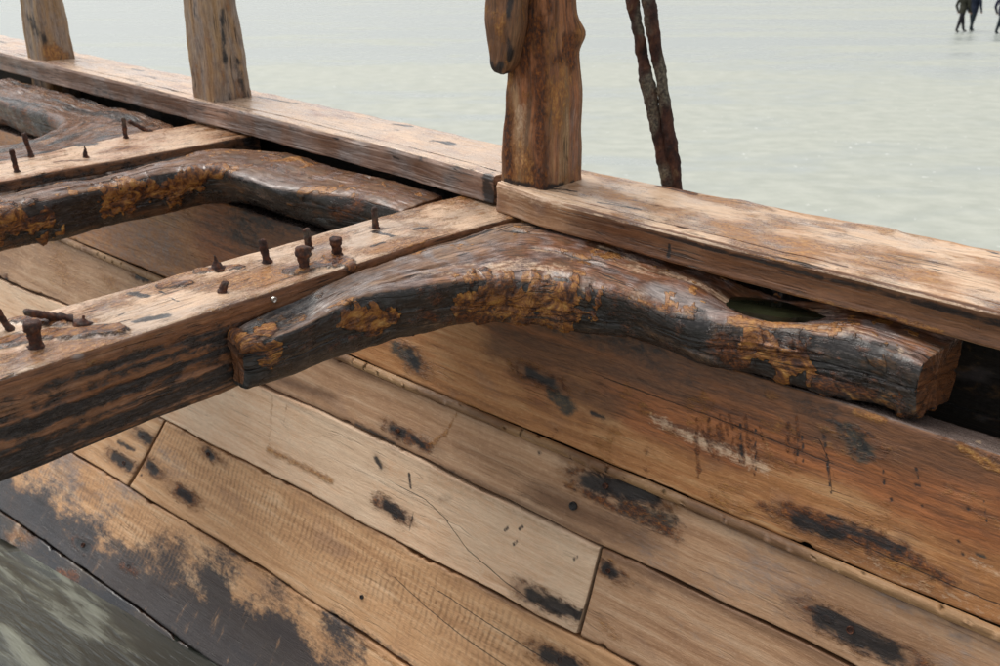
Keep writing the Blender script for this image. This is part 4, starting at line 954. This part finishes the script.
# ------------------------------------------------------------------ people far off on the sand
def cloth(name, col):
    n = N(name); tc = n.node('ShaderNodeTexCoord').outputs['Object']; a = n.noise(tc, 9, 4)
    return n.finish(n.mix(a, tuple(x*.6 for x in col), tuple(x*1.3 for x in col)), .85, a, .4, .02, .3)
CM = {'olive': cloth('olive_jacket', (.030, .030, .020)), 'navy': cloth('navy_jacket', (.010, .016, .035)), 'blue': cloth('blue_jacket', (.016, .016, .05)), 'dark': cloth('dark_trousers', (.016, .014, .020)), 'teal': cloth('teal_trousers', (.012, .022, .030)), 'skin': cloth('skin', (.45, .26, .18)), 'hair': cloth('dark_hair', (.02, .013, .009))}
def skinned(name, verts, edges, mats, matfn, sub=2):
    me = bpy.data.meshes.new(name); me.from_pydata([v[0] for v in verts], edges, [])
    o = bpy.data.objects.new(name, me); COL.objects.link(o)
    md = o.modifiers.new('skin', 'SKIN'); me.skin_vertices.new() if not me.skin_vertices else None
    for i, v in enumerate(verts): me.skin_vertices[0].data[i].radius = v[1]
    me.skin_vertices[0].data[0].use_root = True
    o.modifiers.new('sub', 'SUBSURF').levels = sub; o.modifiers['sub'].render_levels = sub
    dg = bpy.context.evaluated_depsgraph_get(); dg.update(); nm = bpy.data.meshes.new_from_object(o.evaluated_get(dg))
    bpy.data.objects.remove(o)
    for m in mats: nm.materials.append(m)
    for p in nm.polygons: p.material_index = matfn(p.center); p.use_smooth = True
    return nm
def person(pfoot, face, stride, jacket, trousers, label, h=1.74):
    """pfoot: photo pixel of the feet; face: heading; stride: foot spread"""
    cxw = (pfoot[0]-CX)/F; cyw = (pfoot[1]-CY)/F
    dv = Wc.T@np.array([cxw, cyw, 1.0]); t = -CAM_H/dv[2]; P = np.array([0, 0, CAM_H])+dv*t
    s = stride
    r = lambda a: (a, a)
    V = [((0, 0, .95), (.15, .115)), ((0, .01, 1.15), (.145, .11)), ((0, 0, 1.38), (.175, .11)), ((0, .01, 1.50), r(.058)), ((0, .02, 1.56), (.062, .07)), ((0, .025, 1.65), (.078, .098)), ((0, .02, 1.72), (.062, .08)),
         ((.10, -s*.3, .88), (.095, .10)), ((.10, -s*.62, .50), r(.068)), ((.10, -s, .10), r(.045)), ((.10, -s+.15, .04), (.042, .03)),
         ((-.10, s*.3, .88), (.095, .10)), ((-.10, s*.66, .50), r(.068)), ((-.10, s, .10), r(.045)), ((-.10, s+.15, .04), (.042, .03)),
         ((.21, 0, 1.40), r(.065)), ((.27, -.03, 1.13), r(.05)), ((.26, .08, .90), r(.036)), ((.25, .12, .80), (.022, .04)),
         ((-.21, 0, 1.40), r(.065)), ((-.27, -.03, 1.13), r(.05)), ((-.26, .08, .90), r(.036)), ((-.25, .12, .80), (.022, .04))]
    E = [(0, 1), (1, 2), (2, 3), (3, 4), (4, 5), (5, 6), (0, 7), (7, 8), (8, 9), (9, 10), (0, 11), (11, 12), (12, 13), (13, 14), (2, 15), (15, 16), (16, 17), (17, 18), (2, 19), (19, 20), (20, 21), (21, 22)]
    def mf(c):
        if c.z > 1.50: return 2
        if c.z < .86 and abs(c.x) > .19: return 2
        if c.z < .84: return 1
        return 0
    nm = skinned('person', V, E, [CM[jacket], CM[trousers], CM['skin']], mf)
    o = bpy.data.objects.new('person', nm); COL.objects.link(o)
    zmin = min(v.co.z for v in nm.vertices); k = h/1.80
    o.location = (P[0], P[1], -zmin*k-.005); o.scale = (k*1.22, k*1.3, k); o.rotation_euler = (0, 0, face); o['label'] = label; o['category'] = 'person'; o['group'] = 'people walking on the sand'
    # hair cap and nose
    hv = []
    for i in range(9):
        for j in range(16):
            a = i/8*1.75; b = j/16*2*math.pi; hv.append((.088*math.sin(a)*math.cos(b), .012+.108*math.sin(a)*math.sin(b)-.012, 1.665+.108*math.cos(a)+(-.03 if False else 0)))
    hf = [(i*16+j, i*16+(j+1) % 16, (i+1)*16+(j+1) % 16, (i+1)*16+j) for i in range(8) for j in range(16) if not (i > 4 and 1 <= j <= 6)]
    hm = bpy.data.meshes.new('hair'); hm.from_pydata(hv, [], hf); hm.materials.append(CM['hair'])
    for p in hm.polygons: p.use_smooth = True
    ho = bpy.data.objects.new('hair', hm); COL.objects.link(ho); ho.parent = o
person((959.5, 32), math.radians(-62), .30, 'olive', 'dark', 'person in olive jacket in mid stride, leftmost at the upper right', 1.86)
person((970.5, 31), math.radians(-55), .20, 'navy', 'teal', 'person in navy jacket walking close beside the one in olive', 1.84)
person((998.5, 33.5), math.radians(-60), .30, 'blue', 'teal', 'person in dark blue jacket cut off by the right edge', 1.86)
